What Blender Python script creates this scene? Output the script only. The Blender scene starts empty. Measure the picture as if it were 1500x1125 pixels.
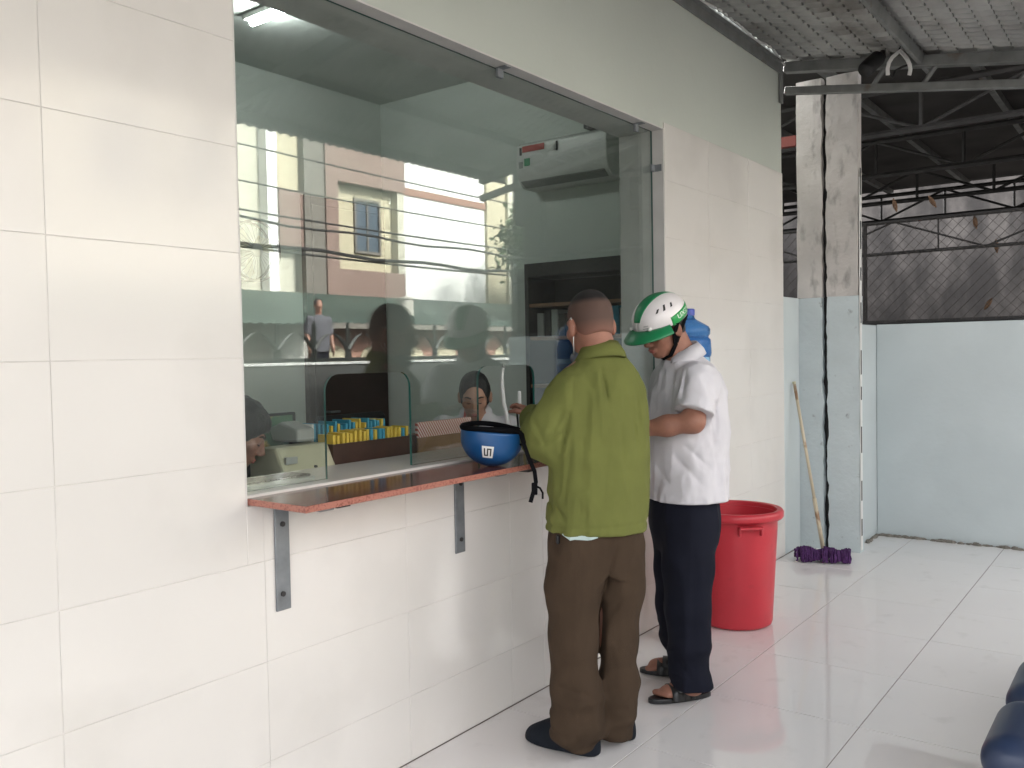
import bpy, bmesh, math, random
import numpy as np
from mathutils import Vector, Matrix
random.seed(7); RNG = np.random.default_rng(7)
SC = bpy.context.scene
COL = SC.collection
R = math.radians

# ------------------------------------------------------------------ camera
CAM = np.array([0.0, 0.0, 1.427]); YAW, PITCH, ROLL, FPX = 0.6436, -0.0337, -0.0184, 1287.9
_f = np.array([math.cos(YAW)*math.cos(PITCH), math.sin(YAW)*math.cos(PITCH), math.sin(PITCH)])
_r = np.array([math.sin(YAW), -math.cos(YAW), 0.0]); _u = np.cross(_r, _f)
_c, _s = math.cos(ROLL), math.sin(ROLL)
VF, VR, VU = _f, _c*_r + _s*_u, -_s*_r + _c*_u
cd = bpy.data.cameras.new('camera'); cam = bpy.data.objects.new('camera', cd); COL.objects.link(cam)
cd.sensor_width = 36; cd.lens = FPX/1500*36; cd.clip_start = 0.05; cd.clip_end = 600
m = Matrix.Identity(4)
for i in range(3):
    m[i][0], m[i][1], m[i][2], m[i][3] = VR[i], VU[i], -VF[i], CAM[i]
cam.matrix_world = m; SC.camera = cam
# ------------------------------------------------------------------ sky, sun, exposure
SUN_EL, SUN_AZ = R(38), R(80)          # direction towards the sun, azimuth from +X
w = bpy.data.worlds.new('World'); SC.world = w; w.use_nodes = True
nt = w.node_tree; nt.nodes.clear()
sky = nt.nodes.new('ShaderNodeTexSky'); sky.sky_type = 'NISHITA'; sky.sun_disc = False
sky.sun_elevation = SUN_EL; sky.sun_rotation = math.pi/2 - SUN_AZ
sky.dust_density = 4.0; sky.air_density = 1.0; sky.ozone_density = 1.0
hsv = nt.nodes.new('ShaderNodeHueSaturation'); hsv.inputs['Saturation'].default_value = 0.10   # overcast: nearly white
bg = nt.nodes.new('ShaderNodeBackground'); bg.inputs['Strength'].default_value = 0.15
wo = nt.nodes.new('ShaderNodeOutputWorld')
nt.links.new(sky.outputs[0], hsv.inputs['Color']); nt.links.new(hsv.outputs[0], bg.inputs[0]); nt.links.new(bg.outputs[0], wo.inputs[0])
sl = bpy.data.lights.new('sun', 'SUN'); so = bpy.data.objects.new('sun', sl); COL.objects.link(so)
sl.energy = 3.2; sl.angle = R(8); sl.color = (1, .955, .90)
sd = Vector((math.cos(SUN_EL)*math.cos(SUN_AZ), math.cos(SUN_EL)*math.sin(SUN_AZ), math.sin(SUN_EL)))
so.rotation_euler = sd.to_track_quat('Z', 'Y').to_euler(); so.location = sd*40
vs = SC.view_settings; vs.view_transform = 'Standard'; vs.look = 'None'; vs.gamma = 1; vs.exposure = 2.78
vs.use_curve_mapping = False
SC.cycles.use_denoising = True; SC.cycles.max_bounces = 10; SC.cycles.diffuse_bounces = 6
SC.cycles.glossy_bounces = 5; SC.cycles.transparent_max_bounces = 12; SC.cycles.caustics_reflective = False

# ------------------------------------------------------------------ materials
def mat(name, col, rough=.6, metal=0., spec=.5, var=None, bump=None, sss=0., coat=0., tex='OBJ', stain=None, emit=None):
    """var=(scale, amount) colour mottling; bump=(scale, strength); stain=(scale, colour, lo, hi) patches of another colour"""
    M = bpy.data.materials.new(name); M.use_nodes = True; n = M.node_tree.nodes; L = M.node_tree.links
    b = n['Principled BSDF']; b.inputs['Base Color'].default_value = (*col, 1); b.inputs['Roughness'].default_value = rough
    b.inputs['Metallic'].default_value = metal; b.inputs['Specular IOR Level'].default_value = spec
    if sss:
        b.inputs['Subsurface Weight'].default_value = sss; b.inputs['Subsurface Radius'].default_value = (.012, .005, .003); b.inputs['Subsurface Scale'].default_value = 1.
    if coat: b.inputs['Coat Weight'].default_value = coat; b.inputs['Coat Roughness'].default_value = .08
    if emit: b.inputs['Emission Color'].default_value = (*emit[0], 1); b.inputs['Emission Strength'].default_value = emit[1]
    g = n.new('ShaderNodeNewGeometry'); pos = g.outputs['Position']
    cur = None
    def noise(sc, det=4):
        t = n.new('ShaderNodeTexNoise'); t.inputs['Scale'].default_value = sc; t.inputs['Detail'].default_value = det; L.new(pos, t.inputs['Vector']); return t
    if var:
        t = noise(var[0]); mr = n.new('ShaderNodeMapRange'); L.new(t.outputs['Fac'], mr.inputs[0])
        mr.inputs[1].default_value = .25; mr.inputs[2].default_value = .75; mr.inputs[3].default_value = 1-var[1]; mr.inputs[4].default_value = 1+var[1]
        mx = n.new('ShaderNodeVectorMath'); mx.operation = 'SCALE'; mx.inputs[0].default_value = col; L.new(mr.outputs[0], mx.inputs['Scale']); cur = mx.outputs[0]
    if stain:
        t = noise(stain[0], 8)
        if len(stain) > 4:
            sv = n.new('ShaderNodeVectorMath'); sv.operation = 'MULTIPLY'; sv.inputs[1].default_value = stain[4]; L.new(pos, sv.inputs[0]); L.new(sv.outputs[0], t.inputs['Vector'])
        mr = n.new('ShaderNodeMapRange'); L.new(t.outputs['Fac'], mr.inputs[0]); mr.inputs[1].default_value = stain[2]; mr.inputs[2].default_value = stain[3]
        mi = n.new('ShaderNodeMixRGB'); L.new(mr.outputs[0], mi.inputs[0]); mi.inputs[2].default_value = (*stain[1], 1)
        if cur: L.new(cur, mi.inputs[1])
        else: mi.inputs[1].default_value = (*col, 1)
        cur = mi.outputs[0]
    if cur: L.new(cur, b.inputs['Base Color'])
    if bump:
        t = noise(bump[0], 3); bp = n.new('ShaderNodeBump'); bp.inputs['Strength'].default_value = bump[1]; bp.inputs['Distance'].default_value = .01 if len(bump) < 3 else bump[2]
        L.new(t.outputs['Fac'], bp.inputs['Height']); L.new(bp.outputs[0], b.inputs['Normal'])
    return M

def glass_mat(name, tint, boost=1.0):
    M = bpy.data.materials.new(name); M.use_nodes = True; n = M.node_tree.nodes; L = M.node_tree.links; n.clear()
    o = n.new('ShaderNodeOutputMaterial'); mx = n.new('ShaderNodeMixShader'); tr = n.new('ShaderNodeBsdfTransparent'); gl = n.new('ShaderNodeBsdfGlossy')
    tr.inputs[0].default_value = (*tint, 1); gl.inputs['Roughness'].default_value = 0.0; gl.inputs[0].default_value = (.97, 1, .985, 1)
    lw = n.new('ShaderNodeLayerWeight'); lw.inputs[0].default_value = .5
    pw = n.new('ShaderNodeMath'); pw.operation = 'POWER'; L.new(lw.outputs['Facing'], pw.inputs[0]); pw.inputs[1].default_value = 5
    ma = n.new('ShaderNodeMath'); ma.operation = 'MULTIPLY_ADD'; L.new(pw.outputs[0], ma.inputs[0]); ma.inputs[1].default_value = .95; ma.inputs[2].default_value = .043*boost
    L.new(ma.outputs[0], mx.inputs[0]); L.new(tr.outputs[0], mx.inputs[1]); L.new(gl.outputs[0], mx.inputs[2]); df = n.new('ShaderNodeBsdfDiffuse'); df.inputs[0].default_value = (.7, .72, .70, 1); m2 = n.new('ShaderNodeMixShader'); g_ = n.new('ShaderNodeNewGeometry'); nz = n.new('ShaderNodeTexNoise'); nz.inputs['Scale'].default_value = 2.2; nz.inputs['Detail'].default_value = 7; L.new(g_.outputs['Position'], nz.inputs['Vector'])
    mr = n.new('ShaderNodeMapRange'); L.new(nz.outputs['Fac'], mr.inputs[0]); mr.inputs[1].default_value = .35; mr.inputs[2].default_value = .75; mr.inputs[3].default_value = .003; mr.inputs[4].default_value = .016     # thin dust film
    L.new(mr.outputs[0], m2.inputs[0]); L.new(mx.outputs[0], m2.inputs[1]); L.new(df.outputs[0], m2.inputs[2]); L.new(m2.outputs[0], o.inputs[0])
    return M

MT = dict(
    tile=mat('white_wall_tile', (.69, .664, .634), .13, var=(1.3, .025), bump=(6, .012), stain=(2.3, (.61, .585, .555), .52, .85)),
    grout=mat('grout', (.61, .585, .56), .9, var=(9, .25)),
    ftile=mat('floor_tile', (.76, .735, .725), .02, spec=.75, var=(.9, .04), bump=(3, .002), stain=(7, (.66, .635, .62), .6, .8)),
    fgrout=mat('floor_grout', (.24, .20, .18), .9, var=(14, .3)),
    paint=mat('pale_green_paint', (.52, .55, .50), .75, var=(1.1, .05), bump=(30, .12)),
    blue=mat('pale_blue_paint', (.50, .55, .56), .7, var=(1.6, .06), bump=(24, .15), stain=(1.3, (.43, .48, .49), .48, .8)),
    jamb=mat('grey_plaster', (.60, .585, .565), .8, var=(5, .08), bump=(40, .15)),
    room=mat('room_paint', (.66, .70, .66), .75, var=(1, .03)),
    ceil=mat('ceiling_paint', (.62, .64, .62), .8, var=(2, .04)),
    roomfloor=mat('room_floor', (.35, .32, .30), .4),
    glass=glass_mat('window_glass', (.91, .94, .925), 1.8),
    glassedge=mat('glass_edge', (.02, .10, .085), .1),
    granite=mat('red_granite', (.20, .085, .075), .14, spec=.2, stain=(160, (.10, .042, .04), .45, .6)),
    graniteedge=mat('granite_edge', (.38, .155, .115), .35, stain=(170, (.22, .07, .05), .5, .62)),
    ledge=mat('white_ledge', (.66, .64, .61), .25, var=(4, .03)),
    steel=mat('galvanised_steel', (.23, .245, .26), .5, metal=.55, var=(18, .2), bump=(60, .15)),
    roof=mat('roof_sheet', (.36, .36, .35), .5, metal=.25, var=(2.2, .25), stain=(1.8, (.13, .12, .11), .50, .70)),
    beam=mat('primer_grey_steel', (.20, .205, .20), .6, metal=.3, var=(9, .25), stain=(6, (.14, .09, .06), .62, .75)),
    conc=mat('old_whitewashed_concrete', (.50, .475, .455), .9, var=(4, .15), stain=(14, (.22, .21, .20), .54, .80, (1, 1, .5)), bump=(26, .55)),
    concblue=mat('blue_washed_concrete', (.50, .56, .575), .85, var=(5, .06), stain=(14, (.24, .25, .26), .66, .76), bump=(30, .35)),
    cable=mat('white_cable', (.75, .74, .72), .5), black=mat('black_plastic', (.006, .006, .007), .55), dark=mat('dark_metal', (.03, .028, .028), .6, var=(8, .3)),
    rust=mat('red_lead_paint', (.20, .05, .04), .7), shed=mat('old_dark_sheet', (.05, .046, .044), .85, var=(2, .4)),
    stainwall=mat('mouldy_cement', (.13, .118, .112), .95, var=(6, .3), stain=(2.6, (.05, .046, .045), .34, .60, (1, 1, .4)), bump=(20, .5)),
    wire=mat('rusty_wire', (.045, .038, .034), .7), leaf=mat('dry_leaf', (.12, .065, .035), .8),
    red=mat('red_plastic', (.50, .03, .045), .38, var=(5, .08), stain=(16, (.40, .03, .04), .62, .75)), purple=mat('purple_yarn', (.075, .022, .11), .95, var=(60, .4), bump=(150, .8)),
    bamboo=mat('mop_handle', (.52, .45, .33), .45, stain=(7, (.28, .17, .10), .55, .62)),
    bluechair=mat('navy_plastic', (.018, .032, .075), .38),
    water=mat('blue_bottle', (.05, .20, .52), .12), waterl=mat('bottle_water', (.22, .42, .60), .15), cap=mat('bottle_cap', (.05, .08, .40), .35),
    white=mat('white_plastic', (.72, .72, .70), .35), beige=mat('beige_plastic', (.50, .48, .34), .45), grey=mat('grey_plastic', (.34, .35, .33), .4),
    wood=mat('brown_board', (.055, .028, .020), .5, var=(10, .2)), woodl=mat('light_brown_board', (.26, .15, .085), .55, var=(12, .12)),
    door=mat('dark_brown_door', (.045, .028, .024), .45, var=(4, .2)), cab=mat('dark_cabinet', (.04, .038, .035), .5),
    yellow=mat('yellow_folder', (.62, .45, .07), .6, var=(20, .12)), teal=mat('blue_folder', (.05, .28, .40), .55, var=(20, .15)), paper=mat('paper', (.78, .77, .75), .8),
    redp=mat('red_print', (.55, .10, .08), .6), greenp=mat('green_print', (.03, .28, .12), .6), blackp=mat('black_print', (.02, .02, .02), .6),
    bluehelm=mat('blue_helmet', (.008, .075, .22), .38, var=(3, .1), coat=.2), whitehelm=mat('white_helmet', (.74, .70, .70), .28), greenhelm=mat('green_helmet', (.012, .20, .075), .33), greenband=mat('green_band', (.02, .30, .07), .3),
    skin=mat('skin', (.30, .15, .105), .55, sss=.12, var=(25, .08)), skind=mat('tanned_skin', (.285, .128, .085), .6, sss=.1, var=(30, .13), bump=(260, .12)), skinw=mat('light_skin', (.42, .23, .16), .5, sss=.12),
    hair=mat('black_hair', (.008, .007, .008), .45, bump=(220, .5)), lip=mat('lips', (.32, .09, .075), .5), brow=mat('brow', (.03, .018, .014), .8),
    green=mat('olive_green_cotton', (.138, .150, .042), .9, spec=.2, var=(7, .10), bump=(420, .3)), brown=mat('brown_trousers', (.056, .037, .024), .9, spec=.15, var=(9, .12), bump=(420, .3)),
    shirt=mat('white_cotton', (.62, .60, .63), .85, var=(6, .05), bump=(420, .25)), navy=mat('navy_trousers', (.009, .010, .018), .85, spec=.15, var=(8, .15), bump=(420, .25)),
    shoe=mat('dark_navy_shoe', (.008, .011, .017), .7, spec=.2, bump=(200, .3)), sandal=mat('black_leather', (.012, .012, .013), .35), maskm=mat('face_mask', (.10, .11, .13), .8), undersh=mat('pale_undershirt', (.42, .52, .50), .9),
    webbing=mat('black_webbing', (.004, .004, .005), .9, spec=.08),
    ashirt=mat('pale_blue_shirt', (.55, .60, .72), .85), lav=mat('grey_lavender_shirt', (.10, .10, .115), .85),
    ground=mat('yard_concrete', (.13, .125, .12), .9, var=(.7, .15)), road=mat('asphalt', (.055, .055, .055), .9, var=(3, .2)),
    greywall=mat('grey_wall_paint', (.105, .108, .105), .85, var=(1.5, .1)), iron=mat('wrought_iron', (.012, .016, .014), .5),
    cream=mat('cream_paint', (.50, .45, .32), .8, var=(.8, .05)), creaml=mat('pale_cream_paint', (.52, .50, .41), .8, var=(.8, .05)), pink=mat('dusty_pink_paint', (.24, .165, .14), .8, var=(.8, .06)), greyhouse=mat('grey_beige_render', (.40, .385, .36), .85, var=(.8, .08)), taupe=mat('taupe_paint', (.17, .155, .135), .8), hwhite=mat('white_render', (.80, .80, .78), .8, var=(.6, .03)),
    brownband=mat('brown_band', (.30, .16, .12), .8), maroon=mat('maroon_paint', (.16, .045, .035), .8), pane=mat('house_pane', (.10, .13, .16), .1), groof=mat('green_roof_sheet', (.06, .092, .078), .5, var=(3, .12)), brick=mat('pink_brick', (.36, .20, .15), .9, var=(14, .3)), tank=mat('pale_tank', (.5, .47, .42), .6),
    bark=mat('bark', (.10, .075, .055), .95, bump=(20, .6)), leafg=mat('tree_leaf', (.045, .085, .025), .6, var=(1.3, .35)),
    lamp=mat('lit_tube', (.9, .9, .9), .4, emit=((.95, 1, .97), 20)), screen=mat('screen_picture', (.08, .16, .10), .3, stain=(9, (.38, .30, .10), .52, .6)),
    soil=mat('mortar_rubble', (.18, .165, .14), .95, var=(40, .4), bump=(60, .8)),
)

# ------------------------------------------------------------------ geometry helpers
def nrm(v): v = np.asarray(v, float); return v/np.linalg.norm(v)
class Geo:
    def __init__(s): s.v = []; s.f = []; s.n = 0
    def add(s, v, f):
        v = np.asarray(v, float).reshape(-1, 3); s.v.append(v); s.f += [tuple(int(i)+s.n for i in q) for q in f]; s.n += len(v); return s
    def box(s, lo, hi, ch=0.):
        c = (np.array(lo, float)+np.array(hi, float))/2; h = np.abs(np.array(hi, float)-np.array(lo, float))/2
        return s.obox(c, np.eye(3), h, ch)
    def obox(s, c, A, h, ch=0.):
        c = np.asarray(c, float); A = np.asarray(A, float); h = np.asarray(h, float)
        if not ch:
            p = np.array([(x, y, z) for x in (-1, 1) for y in (-1, 1) for z in (-1, 1)], float)*h
            f = [(0, 1, 3, 2), (4, 6, 7, 5), (0, 4, 5, 1), (2, 3, 7, 6), (0, 2, 6, 4), (1, 5, 7, 3)]
            return s.add(c+p@A, f)
        ch = min(ch, h.min()*.9); P = []; idx = {}
        for x in (-1, 1):
            for y in (-1, 1):
                for z in (-1, 1):
                    for a in range(3):
                        q = np.array([x, y, z])*h; 
                        for b in range(3):
                            if b != a: q[b] -= ch*(x, y, z)[b]
                        idx[x, y, z, a] = len(P); P.append(q)
        F = []
        for a in range(3):
            b, e = (a+1) % 3, (a+2) % 3
            for sg in (-1, 1):
                q = []
                for u, v in ((-1, -1), (1, -1), (1, 1), (-1, 1)):
                    k = [0, 0, 0]; k[a] = sg; k[b] = u; k[e] = v; q.append(idx[(*k, a)])
                F.append(tuple(q if sg > 0 else q[::-1]))
            for u in (-1, 1):
                for v in (-1, 1):
                    k0 = [0, 0, 0]; k0[a] = -1; k0[b] = u; k0[e] = v; k1 = list(k0); k1[a] = 1
                    q = (idx[(*k0, b)], idx[(*k1, b)], idx[(*k1, e)], idx[(*k0, e)]); F.append(q if u*v > 0 else q[::-1])
        for x in (-1, 1):
            for y in (-1, 1):
                for z in (-1, 1):
                    q = (idx[x, y, z, 0], idx[x, y, z, 1], idx[x, y, z, 2]); F.append(q if x*y*z > 0 else q[::-1])
        return s.add(c+np.array(P)@A, F)
    def tube(s, path, r, n=8, cap=True, flat=None):
        path = [np.asarray(p, float) for p in path]; rr = r if hasattr(r, '__len__') else [r]*len(path); V = []; up = None
        for i, p in enumerate(path):
            t = nrm(path[min(i+1, len(path)-1)]-path[max(i-1, 0)])
            if up is None: up = np.array([0, 0, 1.]) if abs(t[2]) < .9 else np.array([1., 0, 0])
            a = nrm(np.cross(t, up)); b = np.cross(a, t); up = b
            for k in range(n):
                th = 2*math.pi*k/n; V.append(p+rr[i]*(a*math.cos(th)+b*math.sin(th)*(flat or 1)))
        F = []
        for i in range(len(path)-1):
            for k in range(n): F.append((i*n+k, i*n+(k+1) % n, (i+1)*n+(k+1) % n, (i+1)*n+k))
        if cap: F.append(tuple(range(n))[::-1]); F.append(tuple((len(path)-1)*n+k for k in range(n)))
        return s.add(V, F)
    def lathe(s, prof, c=(0, 0, 0), n=40, A=np.eye(3), sx=1., sy=1., close=False):
        V = []; c = np.asarray(c, float)
        for (r, z) in prof:
            for k in range(n):
                th = 2*math.pi*k/n; V.append(np.array([r*math.cos(th)*sx, r*math.sin(th)*sy, z])@A+c)
        m = len(prof); F = []
        for i in range(m-1 if not close else m):
            j = (i+1) % m
            for k in range(n): F.append((i*n+k, i*n+(k+1) % n, j*n+(k+1) % n, j*n+k))
        if not close:
            if prof[0][0] > 1e-4: F.append(tuple(range(n))[::-1])
            if prof[-1][0] > 1e-4: F.append(tuple((m-1)*n+k for k in range(n)))
        return s.add(V, F)
    def ell(s, c, r, A=np.eye(3), nu=16, nv=10):
        r = np.asarray(r, float); V = []; F = []
        for j in range(nv+1):
            ph = -math.pi/2+math.pi*j/nv
            for k in range(nu): th = 2*math.pi*k/nu; V.append((np.array([math.cos(ph)*math.cos(th), math.cos(ph)*math.sin(th), math.sin(ph)])*r)@A+np.asarray(c, float))
        for j in range(nv):
            for k in range(nu): F.append((j*nu+k, j*nu+(k+1) % nu, (j+1)*nu+(k+1) % nu, (j+1)*nu+k))
        return s.add(V, F)
    def prism(s, poly, o, ex, ey, ez):
        """extrude the 2D polygon (ex, ey) by the vector ez"""
        o, ex, ey, ez = [np.asarray(q, float) for q in (o, ex, ey, ez)]; n = len(poly)
        V = [o+ex*a+ey*b for a, b in poly]+[o+ex*a+ey*b+ez for a, b in poly]
        F = [tuple(range(n))[::-1], tuple(range(n, 2*n))]+[(k, (k+1) % n, n+(k+1) % n, n+k) for k in range(n)]
        return s.add(V, F)

WO = {}
def setp(o, label=None, cat=None, group=None, kind=None):
    if label: o['label'] = label
    if cat: o['category'] = cat
    if group: o['group'] = group
    if kind: o['kind'] = kind
    return o
def place(o, parent, at):
    at = np.asarray(at, float); WO[o.name] = at; base = np.zeros(3)
    if parent is not None: o.parent = parent; base = WO[parent.name]
    o.location = at-base
def thing(name, loc, label, cat, group=None):
    o = bpy.data.objects.new(name, None); COL.objects.link(o); o.empty_display_size = .1; place(o, None, loc); return setp(o, label, cat, group)
def mesh_data(name, v, f, mt, smooth=False):
    me = bpy.data.meshes.new(name); me.from_pydata([tuple(p) for p in v], [], f)
    if mt: me.materials.append(MT[mt] if isinstance(mt, str) else mt)
    bm = bmesh.new(); bm.from_mesh(me); bmesh.ops.recalc_face_normals(bm, faces=bm.faces); bm.to_mesh(me); bm.free()
    if smooth: me.polygons.foreach_set('use_smooth', [True]*len(me.polygons))
    me.update(); return me
def mk(name, g, mt, parent=None, at=None, smooth=False, bevel=0., auto=None, **kw):
    """one mesh object; geometry given in world coordinates, its origin put at `at` (default: parent's origin)"""
    v = np.concatenate(g.v)
    if at is None: at = WO[parent.name] if parent is not None else np.array([*v[:, :2].mean(0), v[:, 2].min()])
    me = mesh_data(name, v-np.asarray(at, float), g.f, mt, smooth or auto is not None)
    o = bpy.data.objects.new(name, me); COL.objects.link(o); place(o, parent, at)
    if auto is not None:
        sh = np.zeros(len(me.edges), bool)
        bm = bmesh.new(); bm.from_mesh(me)
        for e in bm.edges:
            if len(e.link_faces) == 2 and e.calc_face_angle(0) > auto: e.smooth = False
        bm.to_mesh(me); bm.free()
    if bevel:
        b = o.modifiers.new('b', 'BEVEL'); b.width = bevel; b.segments = 2; b.limit_method = 'ANGLE'; b.angle_limit = R(40)
    return setp(o, **kw)
def inst(name, me, parent, at, rot=(0, 0, 0), **kw):
    o = bpy.data.objects.new(name, me); COL.objects.link(o); place(o, parent, at); o.rotation_euler = rot; return setp(o, **kw)
def px(x, y, depth):
    """the point that far in front of the camera on the sight line through a photo pixel"""
    return CAM+(VF+VR*(x-750)/FPX-VU*(y-562.5)/FPX)*depth

# ------------------------------------------------------------------ voxel modelling (smooth unions -> one continuous surface)
_LAT = RNG.random((32, 32, 32)).astype(np.float32)
def vnoise(P):
    i = np.floor(P).astype(int); f = P-i; f = f*f*(3-2*f); i &= 31; j = (i+1) & 31; r = 0
    for a in (0, 1):
        for b in (0, 1):
            for c in (0, 1):
                r = r+_LAT[(j if a else i)[:, 0], (j if b else i)[:, 1], (j if c else i)[:, 2]]*(f[:, 0] if a else 1-f[:, 0])*(f[:, 1] if b else 1-f[:, 1])*(f[:, 2] if c else 1-f[:, 2])
    return r
class Vox:
    def __init__(s, lo, hi, h):
        s.h = h; s.lo = np.asarray(lo, float); s.n = np.ceil((np.asarray(hi, float)-s.lo)/h).astype(int)+1
        s.ax = [s.lo[i]+h*np.arange(s.n[i]) for i in range(3)]; s.D = np.full(tuple(s.n), .5, np.float32)
    def sub(s, lo, hi):
        a = np.clip(np.floor((np.asarray(lo)-s.lo)/s.h).astype(int), 0, s.n); b = np.clip(np.ceil((np.asarray(hi)-s.lo)/s.h).astype(int)+1, 0, s.n)
        sl = tuple(slice(a[i], b[i]) for i in range(3))
        return sl, s.ax[0][sl[0]][:, None, None], s.ax[1][sl[1]][None, :, None], s.ax[2][sl[2]][None, None, :]
    def put(s, sl, d, k, op='u'):
        if d.size == 0: return
        o = s.D[sl]; d = d.astype(np.float32)
        if op == 'u':
            h = np.maximum(k-np.abs(o-d), 0)/max(k, 1e-6); s.D[sl] = np.minimum(o, d)-h*h*k*.25
        else:
            d = -d; h = np.maximum(k-np.abs(o-d), 0)/max(k, 1e-6); s.D[sl] = np.maximum(o, d)+h*h*k*.25
    def cone(s, a, b, ra, rb=None, k=.02, op='u', end=None):
        a, b = np.asarray(a, float), np.asarray(b, float); rb = ra if rb is None else rb; mrg = max(ra, rb)+k+3*s.h
        sl, X, Y, Z = s.sub(np.minimum(a, b)-mrg, np.maximum(a, b)+mrg); d = b-a; L2 = max(d@d, 1e-9)
        t = np.clip(((X-a[0])*d[0]+(Y-a[1])*d[1]+(Z-a[2])*d[2])/L2, 0, 1)
        dist = np.sqrt((X-a[0]-t*d[0])**2+(Y-a[1]-t*d[1])**2+(Z-a[2]-t*d[2])**2)-(ra+t*(rb-ra))
        if end is not None: p_, n_ = np.asarray(end[0], float), nrm(end[1]); dist = np.maximum(dist, (X-p_[0])*n_[0]+(Y-p_[1])*n_[1]+(Z-p_[2])*n_[2])
        s.put(sl, dist, k, op)
    def chain(s, pts, rad, k=.02, end=None):
        for i in range(len(pts)-1): s.cone(pts[i], pts[i+1], rad[i], rad[i+1], k, 'u', end if i == len(pts)-2 else None)
    def ell(s, c, r, A=np.eye(3), k=.02, op='u'):
        c, r, A = np.asarray(c, float), np.asarray(r, float), np.asarray(A, float); mrg = r.max()+k+3*s.h
        sl, X, Y, Z = s.sub(c-mrg, c+mrg); q = [((X-c[0])*A[i][0]+(Y-c[1])*A[i][1]+(Z-c[2])*A[i][2]) for i in range(3)]
        k0 = np.sqrt(sum((q[i]/r[i])**2 for i in range(3))); k1 = np.sqrt(sum((q[i]/r[i]**2)**2 for i in range(3)))+1e-6
        s.put(sl, k0*(k0-1)/k1, k, op)
    def loft(s, secs, A2, k=.03, n=2.3):
        """stack of (super)ellipses along z: (z, cx, cy, r_left, r_fwd); A2 = (left, fwd) unit vectors"""
        S = np.array(sorted(secs), float); z = S[:, 0]; zz = np.linspace(z[0], z[-1], 80); T = []
        for c in range(1, 5):
            g = np.gradient(S[:, c], z); i = np.clip(np.searchsorted(z, zz)-1, 0, len(z)-2); hh = z[i+1]-z[i]; t = (zz-z[i])/hh
            T.append((2*t**3-3*t**2+1)*S[i, c]+(t**3-2*t**2+t)*hh*g[i]+(-2*t**3+3*t**2)*S[i+1, c]+(t**3-t**2)*hh*g[i+1])
        rm = S[:, 3:].max()+k+3*s.h
        sl, X, Y, Z = s.sub((S[:, 1].min()-rm, S[:, 2].min()-rm, z[0]-k-3*s.h), (S[:, 1].max()+rm, S[:, 2].max()+rm, z[-1]+k+3*s.h))
        zc = np.clip(Z, z[0], z[-1]); cx, cy, rl, rf = [np.interp(zc, zz, t) for t in T]
        l, f = A2; a = ((X-cx)*l[0]+(Y-cy)*l[1])/rl; b = ((X-cx)*f[0]+(Y-cy)*f[1])/rf
        q = (np.abs(a)**n+np.abs(b)**n)**(1/n); d = (q-1)*np.minimum(rl, rf); d = np.maximum(d, np.abs(Z-(z[0]+z[-1])/2)-(z[-1]-z[0])/2); s.put(sl, d, k)
    def cut(s, p, nv, c=None, rad=None, k=.006):
        """remove what lies on the side of the plane that nv points to (within rad of c)"""
        p, nv = np.asarray(p, float), nrm(nv)
        sl, X, Y, Z = s.sub(s.lo, s.ax[0][-1:][0]*np.ones(3)*0+np.array([s.ax[i][-1] for i in range(3)])) if rad is None else s.sub(np.asarray(c)-rad, np.asarray(c)+rad)
        s.put(sl, -((X-p[0])*nv[0]+(Y-p[1])*nv[1]+(Z-p[2])*nv[2]), k, 's')
    def disp(s, fn, band=.035):
        i = np.nonzero(np.abs(s.D) < band); P = np.stack([s.ax[a][i[a]] for a in range(3)], 1); s.D[i] += fn(P).astype(np.float32)
    def mesh(s, smooth=2):
        D = s.D; S = D < 0; n = np.array(D.shape)-1
        cnt = np.zeros(tuple(n), np.int8)
        C8 = [(a, b, c) for a in (0, 1) for b in (0, 1) for c in (0, 1)]
        for a, b, c in C8: cnt += S[a:a+n[0], b:b+n[1], c:c+n[2]]
        I = np.nonzero((cnt > 0) & (cnt < 8)); N = len(I[0]); vid = np.full(tuple(n), -1, np.int32); vid[I] = np.arange(N)
        V8 = np.stack([D[I[0]+a, I[1]+b, I[2]+c] for a, b, c in C8]); acc = np.zeros((N, 3)); num = np.zeros(N)
        for i in range(8):
            for j in range(i+1, 8):
                if sum(abs(C8[i][q]-C8[j][q]) for q in range(3)) != 1: continue
                mk_ = (V8[i] < 0) != (V8[j] < 0); t = np.where(mk_, V8[i]/np.where(mk_, V8[i]-V8[j], 1), 0)
                acc += mk_[:, None]*(np.array(C8[i])+t[:, None]*(np.array(C8[j])-np.array(C8[i]))); num += mk_
        P = s.lo+s.h*(np.stack(I, 1)+acc/num[:, None]); Q = []
        for ax in range(3):
            b, c = (ax+1) % 3, (ax+2) % 3
            lo = [slice(1, -1)]*3; lo[ax] = slice(0, -1); hi = list(lo); hi[ax] = slice(1, None)
            A, B = S[tuple(lo)], S[tuple(hi)]; E = np.nonzero(A != B); fl = A[E]; e = [E[0].copy(), E[1].copy(), E[2].copy()]
            for q in range(3):
                if q != ax: e[q] = e[q]+1
            def cell(db, dc):
                g = [e[0], e[1], e[2]]; g[b] = g[b]+db; g[c] = g[c]+dc; return vid[tuple(g)]
            q = np.stack([cell(-1, -1), cell(0, -1), cell(0, 0), cell(-1, 0)], 1); q[~fl] = q[~fl][:, ::-1]; Q.append(q)
        Q = np.concatenate(Q)
        ea = np.concatenate([Q[:, i] for i in range(4)]); eb = np.concatenate([Q[:, (i+1) % 4] for i in range(4)])
        ea, eb = np.concatenate([ea, eb]), np.concatenate([eb, ea]); deg = np.bincount(ea, minlength=N)+1e-9
        for _ in range(smooth):
            P = .45*P+.55*np.stack([np.bincount(ea, P[eb, q], minlength=N)/deg for q in range(3)], 1)
        return P, Q
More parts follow.
